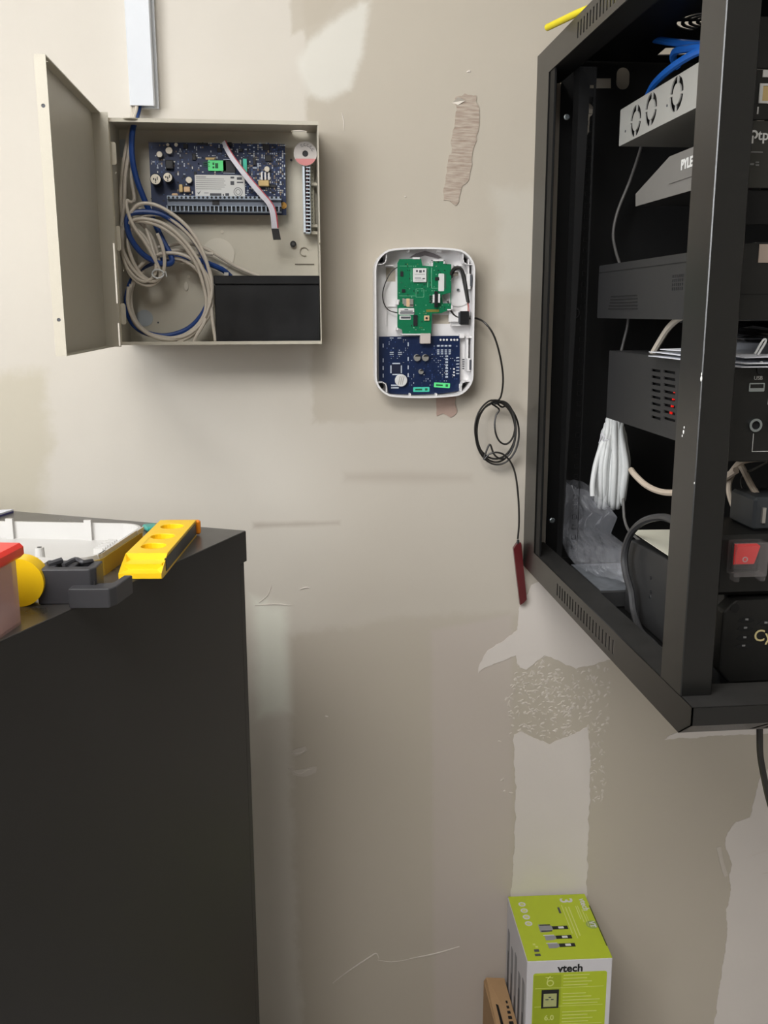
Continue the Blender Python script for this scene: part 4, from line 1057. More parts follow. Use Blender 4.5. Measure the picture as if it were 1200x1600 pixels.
# ---- cover of the communicator lying face down
q0, q1 = on_top(137, 878, .022), on_top(232, 816, .022)
ed = (q1 - q0); ed.z = 0
cw = .156
ang = math.atan2(ed.y, ed.x)           # along the short end
cc = (q0 + q1) / 2
cv = thing('housing_cover', 'upturned white plastic housing cover with a yellow reflection painted on its edge lying on the cabinet', 'cover', (cc.x, cc.y, CT), ang)
# local: x along the short end, +y away from the end (to the left)
CL = .222
def cout(ins, n=6):
    out = []
    x0, x1, y0, y1 = -cw / 2 + ins, cw / 2 - ins, ins, CL - ins; r = .024 - ins * .6
    for cx, cy, a0 in ((x1 - r, y0 + r, -90), (x1 - r, y1 - r, 0), (x0 + r, y1 - r, 90), (x0 + r, y0 + r, 180)):
        for i in range(n + 1):
            a = math.radians(a0 + 90 * i / n)
            x, y = cx + r * math.cos(a), cy + r * math.sin(a)
            bl = .006 * (1 - (x / (cw / 2)) ** 2)
            out.append((x, y - bl if y < CL / 2 else y + bl))
    return out
build('cover_face', MB().plate(cout(.004), [], (0, 0, .0006), (1, 0, 0), (0, 1, 0), .003), LID_IN, cv, local=True)
build('outer_skirt', MB().plate(cout(0), [cout(.0022)], (0, 0, .0002), (1, 0, 0), (0, 1, 0), .0175), OLIVE, cv, local=True, label='outer edge with a painted yellow reflection')  # yellow reflected onto the shaded white skirt is put into its colour
build('inner_wall', MB().plate(cout(.0014), [cout(.0042)], (0, 0, .002), (1, 0, 0), (0, 1, 0), .0205), LID_IN, cv, local=True)
for x, y in ((-.052, .004), (.052, .002)):
    build('snap_tab', MB().plate([(x - .010, 0), (x + .010, 0), (x + .006, -.008), (x - .006, -.008)], [], (0, y - .0035, .0225), (1, 0, 0), (0, 0, 1), .0015), LID_IN, cv, local=True)
for x, y, h in ((-.025, .075, .016), (.028, .16, .014)):
    build('screw_post', MB().cyl((x, y, .0034), (0, 0, 1), .0052, h, 16, r2=.0044), LID_IN, cv, local=True)
    build('post_hole', MB().cyl((x, y, .0034 + h), (0, 0, 1), .0024, .0004, 10), CHIP, cv, local=True)
build('arched_rib', MB().plate([(-.012, 0), (.012, 0), (.012, .012), (.008, .020), (0, .023), (-.008, .020), (-.012, .012)], [], (-.020, .128, .0034), (.6, .8, 0), (0, 0, 1), .004), LID_IN, cv, local=True)
build('small_block', MB().box(-.062, -.052, .118, .128, .0034, .016, .001), LID_IN, cv, local=True)
build('comb_ribs', MB().box(.0, .001, .030, .033, .0034, .005), LID_IN, cv, local=True)
for i in range(7):
    build('comb_rib', MB().box(-.004 + i * .0065, -.0025 + i * .0065, .018, .028, .0034, .014), LID_IN, cv, local=True)
for y in (.06, .15):
    build('wall_clip', MB().box(cw / 2 - .008, cw / 2 - .0045, y, y + .008, .0034, .0265), LID_IN, cv, local=True)
# ---- booklet corner behind the cover
bk_ = MB()
p0, p1, p2, p3 = on_top(-60, 800, .004), on_top(21, 796, .004), on_top(-2, 803, .004), on_top(-60, 812, .004)
for zz, m_i in ((0, 1), (.0022, 0)):
    bk_.m(m_i)
    P_ = [Vector((v.x, v.y, CT + zz)) for v in (p3, p2, p1, p0)]
    bk_.add(P_ + [v + Vector((0, 0, .0021)) for v in P_], [(3, 2, 1, 0), (4, 5, 6, 7), (0, 1, 5, 4), (1, 2, 6, 5), (2, 3, 7, 6), (3, 0, 4, 7)])
bkt = thing('booklet', 'white booklet with dark blue underside at the cabinet back edge', 'booklet', (p2.x, p2.y, CT))
t1 = MB(); t1.add([v for v in bk_.v[8:]], bk_.f[:6]); build('page_block', t1, PAPER, bkt)
t1 = MB(); t1.add([v for v in bk_.v[:8]], bk_.f[:6]); build('booklet_cover', t1, BLUE_PAPER, bkt)
# ---- teal scrap
tq = on_top(236, 828, 0)
tsx = MB().box(-.008, .008, -.010, .010, 0, .006, .002); tsx.xf(Matrix.Translation((tq.x, tq.y, CT)) @ Matrix.Rotation(.4, 4, 'Z'))
tag(build('teal_clip', tsx, TEAL), 'small teal plastic clip between the white cover and yellow level', 'clip')
# ---- red-lidded bin at the frame edge
e0, e1 = on_top(33, 975, 0), on_top(0, 998, 0)
bd = (e0 - e1); bd.z = 0; ba = math.atan2(bd.y, bd.x)
rbn = thing('parts_bin', 'clear plastic parts bin with a red lid at the left frame edge', 'bin', (e0.x, e0.y, CT), ba)
build('bin_body', MB().plate(rect2(-.15, 0, 0, .11), [rect2(-.1475, -.0025, .0025, .1075)], (0, 0, .0025), (1, 0, 0), (0, 1, 0), .053), BIN, rbn, local=True)
build('bin_floor', MB().box(-.15, 0, 0, .11, 0, .0024), BIN, rbn, local=True)
build('bin_lid', MB().box(-.156, .006, -.006, .116, .056, .068, .003), RED_LID, rbn, local=True)
build('lid_rim', MB().plate(rrect2(-.14, -.01, .01, .10, .006), [rrect2(-.132, -.018, .018, .092, .004)], (0, 0, .068), (1, 0, 0), (0, 1, 0), .0015), RED_LID, rbn, local=True)
bp = MB(); R_ = random.Random(3)
for i in range(40):
    c_ = Vector((R_.uniform(-.14, -.012), R_.uniform(.012, .098), R_.uniform(.006, .034)))
    bp.m(i % 3).cyl(c_, (R_.uniform(-1, 1), R_.uniform(-1, 1), R_.uniform(-.4, .4)), .003, R_.uniform(.01, .018), 6)
build('small_fixings', bp, [SILVER, RED_SW, mat('anchor_pink', (214, 150, 140), .5)], rbn, local=True, kind='stuff')
# ---- yellow tape roll
yq = on_top(40, 948, 0)
yr = thing('tape_roll', 'yellow tape roll standing between the red lidded bin and the charcoal tool', 'tape roll', (yq.x - .004, yq.y + .012, CT), ba + .15)
build('roll', MB().cyl((-.012, 0, .0215), (1, 0, 0), .0215, .020, 36, ch=.002), YELLOW, yr, local=True, smoothed=True)
build('roll_core', MB().cyl((.0081, 0, .0215), (1, 0, 0), .010, .0006, 24), OCHRE, yr, local=True)
# ---- charcoal tool (clamp jaw)
g0, g1 = on_top(60, 945, 0), on_top(186, 944, 0)
gd = (g1 - g0); gd.z = 0; ga = math.atan2(gd.y, gd.x); GLn = gd.length
tl = thing('charcoal_tool', 'charcoal plastic stepped tool overhanging the cabinet edge below the level', 'tool', (g0.x, g0.y, CT), ga)
s = GLn
build('tool_body', MB().plate([(0, 0), (.66 * s, 0), (.72 * s, .006), (.72 * s, .028), (0, .032)], [rect2(.20 * s, .36 * s, .009, .024), rect2(.44 * s, .60 * s, .009, .024)], (0, 0, .0), (1, 0, 0), (0, 1, 0), .032), GREYTOOL, tl, local=True, bevel=.0012)
build('tool_floor', MB().box(.01, .70 * s, .003, .029, .0005, .020), GREYTOOL, tl, local=True)
build('tool_jaw', MB().plate([(.44 * s, -.014), (.94 * s, -.014), (1.00 * s, -.006), (1.08 * s, .030), (.98 * s, .030), (.92 * s, .006), (.74 * s, .004), (.72 * s, -.0012), (.44 * s, -.0012)], [], (0, 0, .001), (1, 0, 0), (0, 1, 0), .0170), GREYTOOL, tl, local=True, bevel=.0012)
build('jaw_web', MB().box(.73 * s, .96 * s, .007, .026, .001, .008), GREYTOOL, tl, local=True)
build('tool_arm', MB().tube(smooth([(.30 * s, .010, .033), (.40 * s, .022, .035), (.52 * s, .016, .034), (.60 * s, .024, .033)], 4), .0022, 6), GREYTOOL, tl, local=True)
build('tool_arm', MB().tube([(.10 * s, .012, .033), (.24 * s, .020, .035)], .0028, 6), GREYTOOL, tl, local=True)

# ================================================================ PHONE BOX AND CARTON ON THE FLOOR
VA = math.radians(-2.4)
vb = thing('phone_carton', 'lime green and white telephone carton standing on the floor below the rack', 'carton', (.4220, -.0905, 0), VA)
VW, VD, VH = .1368, .1675, .3440
x0, x1, y0, y1 = -VW / 2, VW / 2, -VD / 2, VD / 2
build('carton_body', MB().box(x0, x1, y0, y1, 0, VH, .0012), CARD_W, vb, local=True)
build('top_flap', MB().box(x0 + .0008, x1 - .0008, y0 + .0004, y1 - .0006, VH - .0002, VH + .0010), LIME, vb, local=True)
zt = VH + .0011
U_, V_ = (0, -1, 0), (1, 0, 0)      # lettering on the lid runs toward the room
def lid_text(s_, size, x, y, m_, bold=0.0, name='lettering'):
    build(name, text_mb(s_, size, (x, y, zt + .0002), U_, V_, .0003, bold), m_, vb, local=True)
def bars(name, rects, m_, z=zt):
    mb_ = MB()
    for a, b, c_, d_ in rects: mb_.box(a, b, c_, d_, z - .0002, z + .0003)
    return build(name, mb_, m_, vb, local=True, kind='stuff')
lid_text('3', .030, x0 + .098, y1 - .018, CARD_W, .0006)
lid_text('vtech', .0155, x0 + .1268, y1 - .031, CARD_W, .0003)
R_ = random.Random(8)
bars('print_lines', [(x0 + .114, x0 + .1155, y1 - .078, y1 - .034), (x0 + .1105, x0 + .112, y1 - .070, y1 - .034), (x0 + .119, x0 + .1205, y1 - .088, y1 - .044), (x0 + .098, x0 + .0998, y1 - .112, y1 - .036), (x0 + .0925, x0 + .0943, y1 - .118, y1 - .036), (x0 + .087, x0 + .0883, y1 - .106, y1 - .030), (x0 + .1228, x0 + .1238, y1 - .092, y1 - .056)], LIME_L)
bars('print_lines', [(x0 + .079, x0 + .0825, y1 - .052, y1 - .036)], PRINT)
for i in range(4):
    y_ = y1 - .024 - i * .0175
    ic = build('icon', MB().plate(arc2(x0 + .0205 + .0002 * i, y_, .0036, .0062, 0, 359.9, 20), [], (0, 0, zt), (1, 0, 0), (0, 1, 0), .0003), CARD_W, vb, local=True)
    build('icon_centre', MB().cyl((x0 + .0205 + .0002 * i, y_, zt), (0, 0, 1), .0030, .0003, 10), LIME_L, ic, local=True)
# seal sticker, flap slot
build('seal', MB().cyl((x0 + .1265, y1 - .085, zt), (0, 0, 1), .0105, .0003, 24), mat('clear_seal', (150, 170, 90), .25, spec=.8), vb, local=True)
build('seal_mark', text_mb('VT', .013, (x0 + .1265, y1 - .085, zt + .0005), U_, V_, .0003, .0004), CARD_W, vb, local=True)
build('flap_slot', MB().box(x1 - .0022, x1 - .0004, y0 + .028, y1 - .034, VH + .0009, VH + .0014), mat('slot_olive', (70, 74, 24), .6), vb, local=True)
# handset pictures on the lid
for i, (yy, big) in enumerate(((y1 - .090, 1), (y1 - .114, 0), (y1 - .134, 0))):
    xx = x0 + .062 + .0005 * i
    ph = build('handset_picture', MB().box(xx - .004, xx + .022, yy - .0040, yy + .0040, zt - .0001, zt + .0004), PRINT_BK, vb, local=True)
    build('picture_screen', MB().box(xx + .006, xx + .015, yy - .0026, yy + .0026, zt + .0004, zt + .0006), LABEL_W, ph, local=True)
    build('picture_base', MB().plate([(xx - .026, yy - .010), (xx - .012, yy - .010), (xx - .003, yy - .004), (xx - .003, yy + .004), (xx - .012, yy + .010), (xx - .026, yy + .010)] if big else [(xx - .022, yy - .0065), (xx - .010, yy - .0065), (xx - .003, yy - .003), (xx - .003, yy + .003), (xx - .010, yy + .0065), (xx - .022, yy + .0065)], [], (0, 0, zt), (1, 0, 0), (0, 1, 0), .0003), CARD_G, ph, local=True)
    build('picture_shade', MB().box(xx - .024, xx - .006, yy + (.0065 if big else .0050), yy + (.009 if big else .0064), zt + .0003, zt + .0005), PRINT_BK if big else CARD_W, ph, local=True)
    if big:
        build('picture_shade', MB().box(xx - .024, xx - .006, yy - .009, yy - .0065, zt + .0003, zt + .0005), PRINT_BK, ph, local=True)
bars('badges', [(x0 + .016, x0 + .024, y0 + .020, y0 + .026), (x0 + .015, x0 + .024, y0 + .010, y0 + .015)], PRINT)
bars('badge_marks', [(x0 + .017, x0 + .021, y0 + .036, y0 + .040), (x0 + .020, x0 + .024, y0 + .030, y0 + .034)], LIME_L)
# front face
yf = y0 - .0003
def front(name, x, z, w, h, m_, d_=.0003, r=0.0, par=None):
    o2 = rrect2(x, x + w, z, z + h, r) if r else rect2(x, x + w, z, z + h)
    return build(name, MB().plate(o2, [], (0, y0 - d_, 0), (1, 0, 0), (0, 0, 1), -.0003), m_, par or vb, local=True)
build('lettering', text_mb('vtech', .0185, (.001, y0 - .0004, VH - .0155), (1, 0, 0), (0, 0, 1), .0004, .0005), PRINT_BK, vb, local=True)
fp = front('front_panel', x0 + .0105, .02, VW - .0185, VH - .0225 - .02, LIME, r=.004)
front('panel_column', x0 + .0115, .03, .044, VH - .056, LIME_D, .0005, par=fp)
for i in range(4):
    front('panel_rule', x0 + .014, VH - .050 - .0335 * i, .110, .0006, LIME_L, .0007, par=fp)
mb_ = MB()
R_ = random.Random(4)
for blk in range(6):
    for k in range(4):
        z_ = VH - .028 - .0335 * blk - .006 * k
        if z_ < .04: continue
        mb_.box(x0 + .059, x0 + .059 + R_.uniform(.035, .062), y0 - .0008, y0 - .0004, z_, z_ + .0013)
build('print_lines', mb_, LIME_L, fp, local=True, kind='stuff')
ic = MB().plate(arc2(x0 + .038, VH - .0405, .0040, .0058, 0, 359.9, 20), [], (0, y0 - .0008, 0), (1, 0, 0), (0, 0, 1), -.0003)
ic.tube([(x0 + .0325, y0 - .0007, VH - .0405), (x0 + .034, y0 - .0007, VH - .032), (x0 + .038, y0 - .0007, VH - .028)], .0008, 5)
ic.tube([(x0 + .030, y0 - .0007, VH - .030), (x0 + .042, y0 - .0007, VH - .031)], .0006, 5)
build('icon', ic, LIME_L, fp, local=True)
dp = front('picture_frame', x0 + .0245, VH - .086, .028, .0335, PRINT_BK, .0009, par=fp)
front('picture_screen', x0 + .028, VH - .083, .021, .0235, mat('screen_olive', (176, 180, 120), .5), .0012, par=dp)
mb_ = MB().box(x0 + .031, x0 + .036, y0 - .0016, y0 - .0012, VH - .0705, VH - .069).box(x0 + .040, x0 + .044, y0 - .0016, y0 - .0012, VH - .0705, VH - .069).box(x0 + .036, x0 + .040, y0 - .0016, y0 - .0012, VH - .0665, VH - .065)
build('picture_print', mb_, PRINT, dp, local=True)
build('lettering', text_mb('6.0', .013, (x0 + .038, y0 - .0008, VH - .104), (1, 0, 0), (0, 0, 1), .0004, .0003), LIME_L, fp, local=True)
# left face: vertical grey pictures
for i in range(5):
    y_ = y1 - .020 - i * .031
    lp = build('side_picture', MB().plate(rrect2(y_ - .011, y_ + .006, .06, VH - .05 - .012 * (i % 2), .004), [], (x0 - .0002, 0, 0), (0, 1, 0), (0, 0, 1), -.0003), CARD_G, vb, local=True)
    build('side_picture_detail', MB().plate(rrect2(y_ - .006, y_ + .001, .10, VH - .09 - .02 * (i % 3), .003), [], (x0 - .0006, 0, 0), (0, 1, 0), (0, 0, 1), -.0002), PRINT, lp, local=True)
# brown carton beside it, against the wall
cn = thing('brown_carton', 'brown cardboard carton against the wall left of the telephone carton', 'carton', (.335, -.075, 0), math.radians(-1.5))
build('carton_body', MB().box(-.020, .0175, -.075, .066, 0, .186, .0015), CARD_B, cn, local=True)
build('carton_flap', MB().add([(-.019, .064, .1862), (.0165, .064, .1862), (.0165, -.070, .1862), (-.019, -.070, .1862), (-.016, .062, .193), (.016, .062, .190), (.016, -.068, .1885), (-.014, -.068, .1875)], [(0, 1, 2, 3), (4, 5, 6, 7), (0, 1, 5, 4), (1, 2, 6, 5), (2, 3, 7, 6), (3, 0, 4, 7)]), CARD_B, cn, local=True)
mk = MB()
for i in range(6):
    mk.box(.002 + .001 * i, .010, -.060 + i * .012, -.055 + i * .012, .1895, .1912)
build('carton_print', mk, PRINT_BK, cn, local=True, kind='stuff')
build('flap_gap', MB().box(-.011, -.007, -.066, .020, .1885, .1905), DARK, cn, local=True)
# ================================================================ NETWORK RACK
RX0, RX1, RY, RZ0, RZ1 = .368, .968, -.627, .9435, 1.7075
RB0, RT0 = .9805, 1.6715                 # inner edges of the bottom and top frame
rk = thing('network_rack', 'black open-sided wall-mount network rack filled with equipment', 'rack', (.668, -.001, RZ0))
def slot2(y, z, l, w, lean=0.0):
    return [(y - w / 2 - lean, z - l / 2), (y + w / 2 - lean, z - l / 2), (y + w / 2 + lean, z + l / 2), (y - w / 2 + lean, z + l / 2)]
def slots(y0_, y1_, n, zc, l, w, lean=0.0):
    return [slot2(y0_ + (y1_ - y0_) * i / (n - 1), zc, l, w, lean) for i in range(n)]
zb, zt_ = (RZ0 + RB0) / 2, (RT0 + RZ1) / 2
for sx_ in (0, 1):
    X_ = RX0 if not sx_ else RX1 - .0015
    # bottom and top side rails: slotted outer face, ledge
    build('side_rail', MB().plate([(-.6545, RB0), (-.6545, RB0 - .018), (-.628, RZ0), (-.001, RZ0), (-.001, RB0)], slots(-.435, -.200, 20, zb - .001, .0175, .0048), (X_, 0, 0), (0, 1, 0), (0, 0, 1), .0015), RACK, rk)
    build('side_rail', MB().plate([(-.6545, RT0), (-.001, RT0), (-.001, RZ1), (-.628, RZ1), (-.6545, RZ1 - .018)], slots(-.435, -.200, 20, zt_, .0185, .0048), (X_, 0, 0), (0, 1, 0), (0, 0, 1), .0015), RACK, rk)
    xi = (RX0 + .0015, RX0 + .034) if not sx_ else (RX1 - .034, RX1 - .0015)
    build('rail_ledge', MB().box(xi[0], xi[1], -.6530, -.001, RB0 - .0015, RB0), RACK_DUST, rk, label='dusty ledge of the bottom rail')
    build('rail_ledge', MB().box(xi[0], xi[1], -.6530, -.001, RT0, RT0 + .0015), RACK_IN, rk)
    xw = xi[1] - .0015 if not sx_ else xi[0]
    build('rail_web', MB().box(xw, xw + .0015, -.626, -.001, RZ0 + .002, RB0 - .0016), DARK, rk)
    # posts
    px_ = (RX0, RX0 + .0015) if not sx_ else (RX1 - .0015, RX1)
    build('rear_post', MB().box(px_[0], px_[1], -.066, -.001, RB0, RT0).box(RX0 + .0015 if not sx_ else RX1 - .012, RX0 + .012 if not sx_ else RX1 - .0015, -.066, -.0645, RB0, RT0), RACK, rk)
    fx = (RX0, RX0 + .031) if not sx_ else (RX1 - .031, RX1)
    build('front_post', MB().box(fx[0], fx[1], RY, RY + .0505, RB0, RT0, .0009), RACK, rk)
    # mounting rails with square holes
    hol = [rect2(.0030, .0090, RB0 + .016 + i * .01545 - .0030, RB0 + .016 + i * .01545 + .0030) for i in range(43)]
    rx = RX0 + .046 if not sx_ else RX1 - .046
    for yy in (-.100, -.548):
        rl = build('mounting_rail', MB().plate(rect2(-.012, .012, RB0, RT0), hol, (rx, yy, 0), (1, 0, 0), (0, 0, 1), -.0018), RACK_IN, rk)
        build('rail_flange', MB().box(rx - .012 if not sx_ else rx + .0105, rx - .0105 if not sx_ else rx + .012, yy + .0019, yy + .026, RB0, RT0), RACK_IN, rl)
    if not sx_:
        build('channel_strip', MB().box(RX0 + .0015, RX0 + .004, -.092, -.070, RB0, RT0), RACK_IN, rk)
for (x, y) in ((887, 182), (864, 814)):
    q = onY(x, y, -.1065)
    build('rail_screw', MB().cyl((q.x, -.1015, q.z), (0, -1, 0), .0042, .003, 12, ch=.0012), STEEL, rk)
# chips in the paint of the front post
for (x, y, r_) in ((1098, 585, .0012), (1097, 592, .0020), (1069, 668, .0011), (1068, 675, .0016), (1066, 681, .0010), (1085, 755, .0009)):
    q = onX(x, y, RX0) if x < 1090 and y < 700 else Vector((RX0, RY + .0006, onY(x, y, RY).z))
    build('paint_chip', MB().sphere(q, r_, 8, 5, (.4, .8, 1.3)), LABEL_W, rk)
# front beams
for lo in (1, 0):
    if lo:
        P_ = [(-.6545, RB0), (-.6545, RB0 - .018), (-.628, RZ0), (-.626, RZ0 + .0008), (-.6525, RB0 - .0175), (-.6525, RB0)]
        fb = build('front_beam', MB().plate([(RX0, RB0 - .018), (RX1, RB0 - .018), (RX1, RB0), (RX0, RB0)], [], (0, -.6545, 0), (1, 0, 0), (0, 0, 1), -.0015), RACK, rk)
        dv = Vector((0, .0265, RZ0 - (RB0 - .018))); ll = dv.length; dv.normalize()
        hs = [[(x, .005), (x + .005, .005), (x + .012, ll - .005), (x + .007, ll - .005)] for x in [.438 + .0125 * i for i in range(28)]]
        hs = [[(ax, ll - ay) for ax, ay in h_] for h_ in hs]
        build('vented_chamfer', MB().plate([(RX0, 0), (RX1, 0), (RX1, ll), (RX0, ll)], hs, (0, -.6545, RB0 - .018), (1, 0, 0), tuple(dv), .0012), RACK, fb)
        build('beam_top', MB().box(RX0 + .0015, RX1 - .0015, -.6530, -.600, RB0 - .0014, RB0 + .0002), RACK_DUST, fb, label='dusty top of the front beam')
    else:
        fb = build('front_beam', MB().box(RX0, RX1, -.6545, -.653, RT0, RZ1 - .018), RACK, rk)
        build('beam_top', MB().box(RX0 + .0015, RX1 - .0015, -.6530, -.600, RT0, RT0 + .0015), RACK_IN, fb)
# back, bottom and top panels
def yz(px, yy): return [(onY(x, y, yy).x, onY(x, y, yy).z) for x, y in px]
cx_, cz_ = onY(917, 172, -.010).x, onY(917, 172, -.010).z
key = [(cx_ + .0105 * math.cos(math.radians(a)), cz_ + .0105 * math.sin(math.radians(a))) for a in range(-60, 241, 20)] + [(cx_ - .005, cz_ - .030), (cx_ - .003, cz_ - .034), (cx_ + .003, cz_ - .034), (cx_ + .005, cz_ - .030)]
pa, pb_ = onY(964, 105, -.01), onY(983, 140, -.01)
build('back_panel', MB().plate(rect2(RX0 + .034, RX1 - .002, RZ0 + .002, RZ1 - .002), [yz([(918, 138), (955, 138), (955, 122), (918, 122)], -.01), rrect2(pa.x, pb_.x, pb_.z, pa.z, .0095), key], (0, -.0100, 0), (1, 0, 0), (0, 0, 1), -.0015), RACK_IN, rk)
build('rear_crossbar', MB().box(RX0 + .036, RX1 - .036, -.0085, -.001, 1.30, 1.33), RACK_IN, rk)
build('embossed_ring', MB().plate(arc2(onY(897, 489, -.012).x, onY(897, 489, -.012).z, .0075, .0088, 0, 359, 24), [], (0, -.0125, 0), (1, 0, 0), (0, 0, 1), -.001), EQ, rk)
build('bottom_panel', MB().box(RX0 + .034, RX1 - .034, -.620, -.012, RZ0 + .0025, RZ0 + .004), RACK_IN, rk)
fc = onZ(1112, 33, 1.700)
fh = []
for k_, (r0, r1) in enumerate(((.010, .0145), (.019, .0235), (.028, .0325), (.037, .0420))):
    for a0 in (8, 98, 188, 278):
        fh.append(arc2(fc.x, fc.y, r0, r1, a0 + 2, a0 + 74, 7))
tri = [(onZ(x, y, 1.700).x, onZ(x, y, 1.700).y) for x, y in ((1026, 87), (1092, 86), (1092, 74), (1040, 75))]
A2 = sum(tri[i][0] * tri[(i + 1) % 4][1] - tri[(i + 1) % 4][0] * tri[i][1] for i in range(4))
build('top_panel', MB().plate(rect2(RX0 + .034, RX1 - .034, -.620, -.012), fh + [tri], (0, 0, 1.700), (1, 0, 0), (0, 1, 0), .0015), RACK_IN, rk)

# ---------------------------------------------------------------- rack equipment
DX = .445                                  # left side plane of the rack-width equipment
DXR = .891
def device(name, label, cat, y_back, y_front, z0, z1, m_side, m_front, ears=True, holes_side=None):
    d = thing(name, label, cat, ((DX + DXR) / 2, (y_back + y_front) / 2, z0))
    ins = .0016
    build('side_cover', MB().plate(rect2(y_front, y_back, z0, z1), holes_side or [], (DX, 0, 0), (0, 1, 0), (0, 0, 1), ins), m_side, d)
    build('chassis', MB().box(DX + (.006 if holes_side else ins), DXR, y_front, y_back, z0, z1), m_side if not holes_side else DARK, d)
    if holes_side:
        build('top_cover', MB().box(DX, DXR, y_front, y_back, z1 - .0001, z1 + .0010), m_side, d)
        build('rear_cover', MB().box(DX, DXR, y_back, y_back + .0012, z0, z1), m_side, d)
        build('bottom_cover', MB().box(DX, DXR, y_front, y_back, z0 - .001, z0), m_side, d)
    xa, xb = (.4265, .9095) if ears else (DX, DXR)
    build('front_panel', MB().box(xa, xb, y_front - .004, y_front, z0, z1, .0006), m_front, d)
    return d
FY = -.556
# silver switch with round fan vents
fans = []
for (x, y) in ((993, 189), (1017, 171), (1057, 147)):
    q = onX(x, y, DX)
    for a0 in (10, 100, 190, 280):
        fans.append(arc2(q.y, q.z, .0118, .0192, a0, a0 + 80, 8))
sw = device('network_switch', 'light grey network switch with round fan vents high in the rack', 'network switch', -.150, FY, 1.5620, 1.6060, EQ_GREY, EQ_FRONT, holes_side=fans)
for (x, y) in ((977, 205), (1042, 165)):
    q = onX(x, y, DX - .0004)
    build('side_screw', MB().cyl((DX, q.y, q.z), (-1, 0, 0), .0016, .0006, 8), PRINT, sw)
for i in range(6):
    build('port', MB().box(.455 + i * .022, .470 + i * .022, FY - .0046, FY - .0038, 1.585, 1.597), DARK, sw)
build('lettering', text_mb('T', .012, (.4515, FY - .0046, 1.6000), (1, 0, 0), (0, 0, 1)), mat('grey_print', (120, 120, 120), .5), sw)
# patch panel with coloured jack
pp = thing('patch_panel', 'black patch panel with white label strip and yellow jack above the black router', 'patch panel', (.668, FY, 1.5180))
build('panel', MB().box(.4265, .9095, FY - .004, FY - .001, 1.5180, 1.5610, .0005), EQ_FRONT, pp)
build('label_strip', MB().box(.4365, .50, FY - .0052, FY - .0041, 1.5545, 1.5605), LABEL_W, pp)
for i in range(8):
    jf = build('jack_frame', MB().plate(rect2(.4345 + i * .0235, .4545 + i * .0235, 1.5320, 1.5490), [rect2(.4375 + i * .0235, .4535 + i * .0235, 1.5340, 1.5470)], (0, FY - .0055, 0), (1, 0, 0), (0, 0, 1), -.0014), LABEL_W if i == 0 else EQ, pp)
    build('jack', MB().box(.4376 + i * .0235, .4534 + i * .0235, FY - .0050, FY - .0041, 1.5341, 1.5469), OCHRE if i == 0 else DARK, jf)
build('lettering', text_mb('1', .0085, (.4345, FY - .0044, 1.5255), (1, 0, 0), (0, 0, 1), bold=.0002), LABEL_W, pp)
# shelf with tapered sides, and the unit standing on it
sh = thing('rack_shelf', 'grey cantilever rack shelf with white lettering on its tapered side', 'shelf', (.668, -.39, 1.4550))
for X_ in (DX - .0015, DXR):
    sd = build('shelf_side', MB().plate([(-.228, 1.476), (-.226, 1.4914), (-.3315, 1.5205), (FY, 1.5205), (FY, 1.4740)], [], (X_, 0, 0), (0, 1, 0), (0, 0, 1), .0015), SHELF_G, sh)
    if X_ < .5:
        build('side_emboss', MB().box(X_ - .0012, X_ - .0001, -.50, -.336, 1.4895, 1.5155), SHELF_G, sd)
        build('lettering', text_mb('PYLE', .0150, (X_ - .0015, onX(1066, 258, X_).y, onX(1069, 258, X_).z), (0, -1, 0), (0, 0, 1), .0004, .0005, align='LEFT'), LABEL_W, sd)
build('shelf_tray', MB().box(DX + .0002, DXR - .0002, FY, -.235, 1.4762, 1.4778), EQ, sh)
build('front_panel', MB().box(.4265, .9095, FY - .004, FY, 1.4250, 1.4560, .0005), RACK_IN, sh)
build('panel_web', MB().box(DX + .0002, DXR - .0002, FY, FY + .002, 1.4300, 1.4761), RACK_IN, sh)
tp = thing('network_router', 'black router with white logo and lettering standing on the rack shelf', 'router', (.62, -.45, 1.4780))
build('case', MB().box(.447, .80, FY - .001, -.36, 1.4781, 1.5160, .002), EQ_FRONT, tp)
build('front_plate', MB().box(.4235, .9095, FY - .0065, FY - .0045, 1.4575, 1.5165, .0005), mat('plate_olive_black', (44, 43, 38), .5), tp)
TPY = FY - .0069
q = onY(1189, 213, TPY); q2 = onY(1177, 213, TPY); k_ = .00085
build('lettering', text_mb('tp-link', .0128, (q.x - .0030, TPY, q.z + .0008), (1, 0, 0), (0, 0, 1), .0004, .0002, align='LEFT'), LABEL_W, tp)
lg = MB().plate(arc2(q2.x + .0006, q2.z + .0016, .0022, .0040, -75, 190, 12), [], (0, TPY, 0), (1, 0, 0), (0, 0, 1), -.0004)
lg.box(q2.x - .0014, q2.x + .0004, TPY, TPY + .0004, q2.z - .0062, q2.z + .0006).box(q2.x - .0042, q2.x - .0024, TPY, TPY + .0004, q2.z - .0034, q2.z + .0006)
build('logo', lg, LABEL_W, tp)
pm_ = MB()
for (xa, ya, xb, yb) in ((1171, 236.5, 1192, 238.5), (1172, 255, 1178, 258), (1181, 252.5, 1186, 254.5), (1181, 256.5, 1186, 259)):
    pbox(pm_, xa, ya, xb, yb, TPY, TPY + .0004)
build('print_lines', pm_, mat('grey_print', (120, 120, 120), .5), tp, kind='stuff')
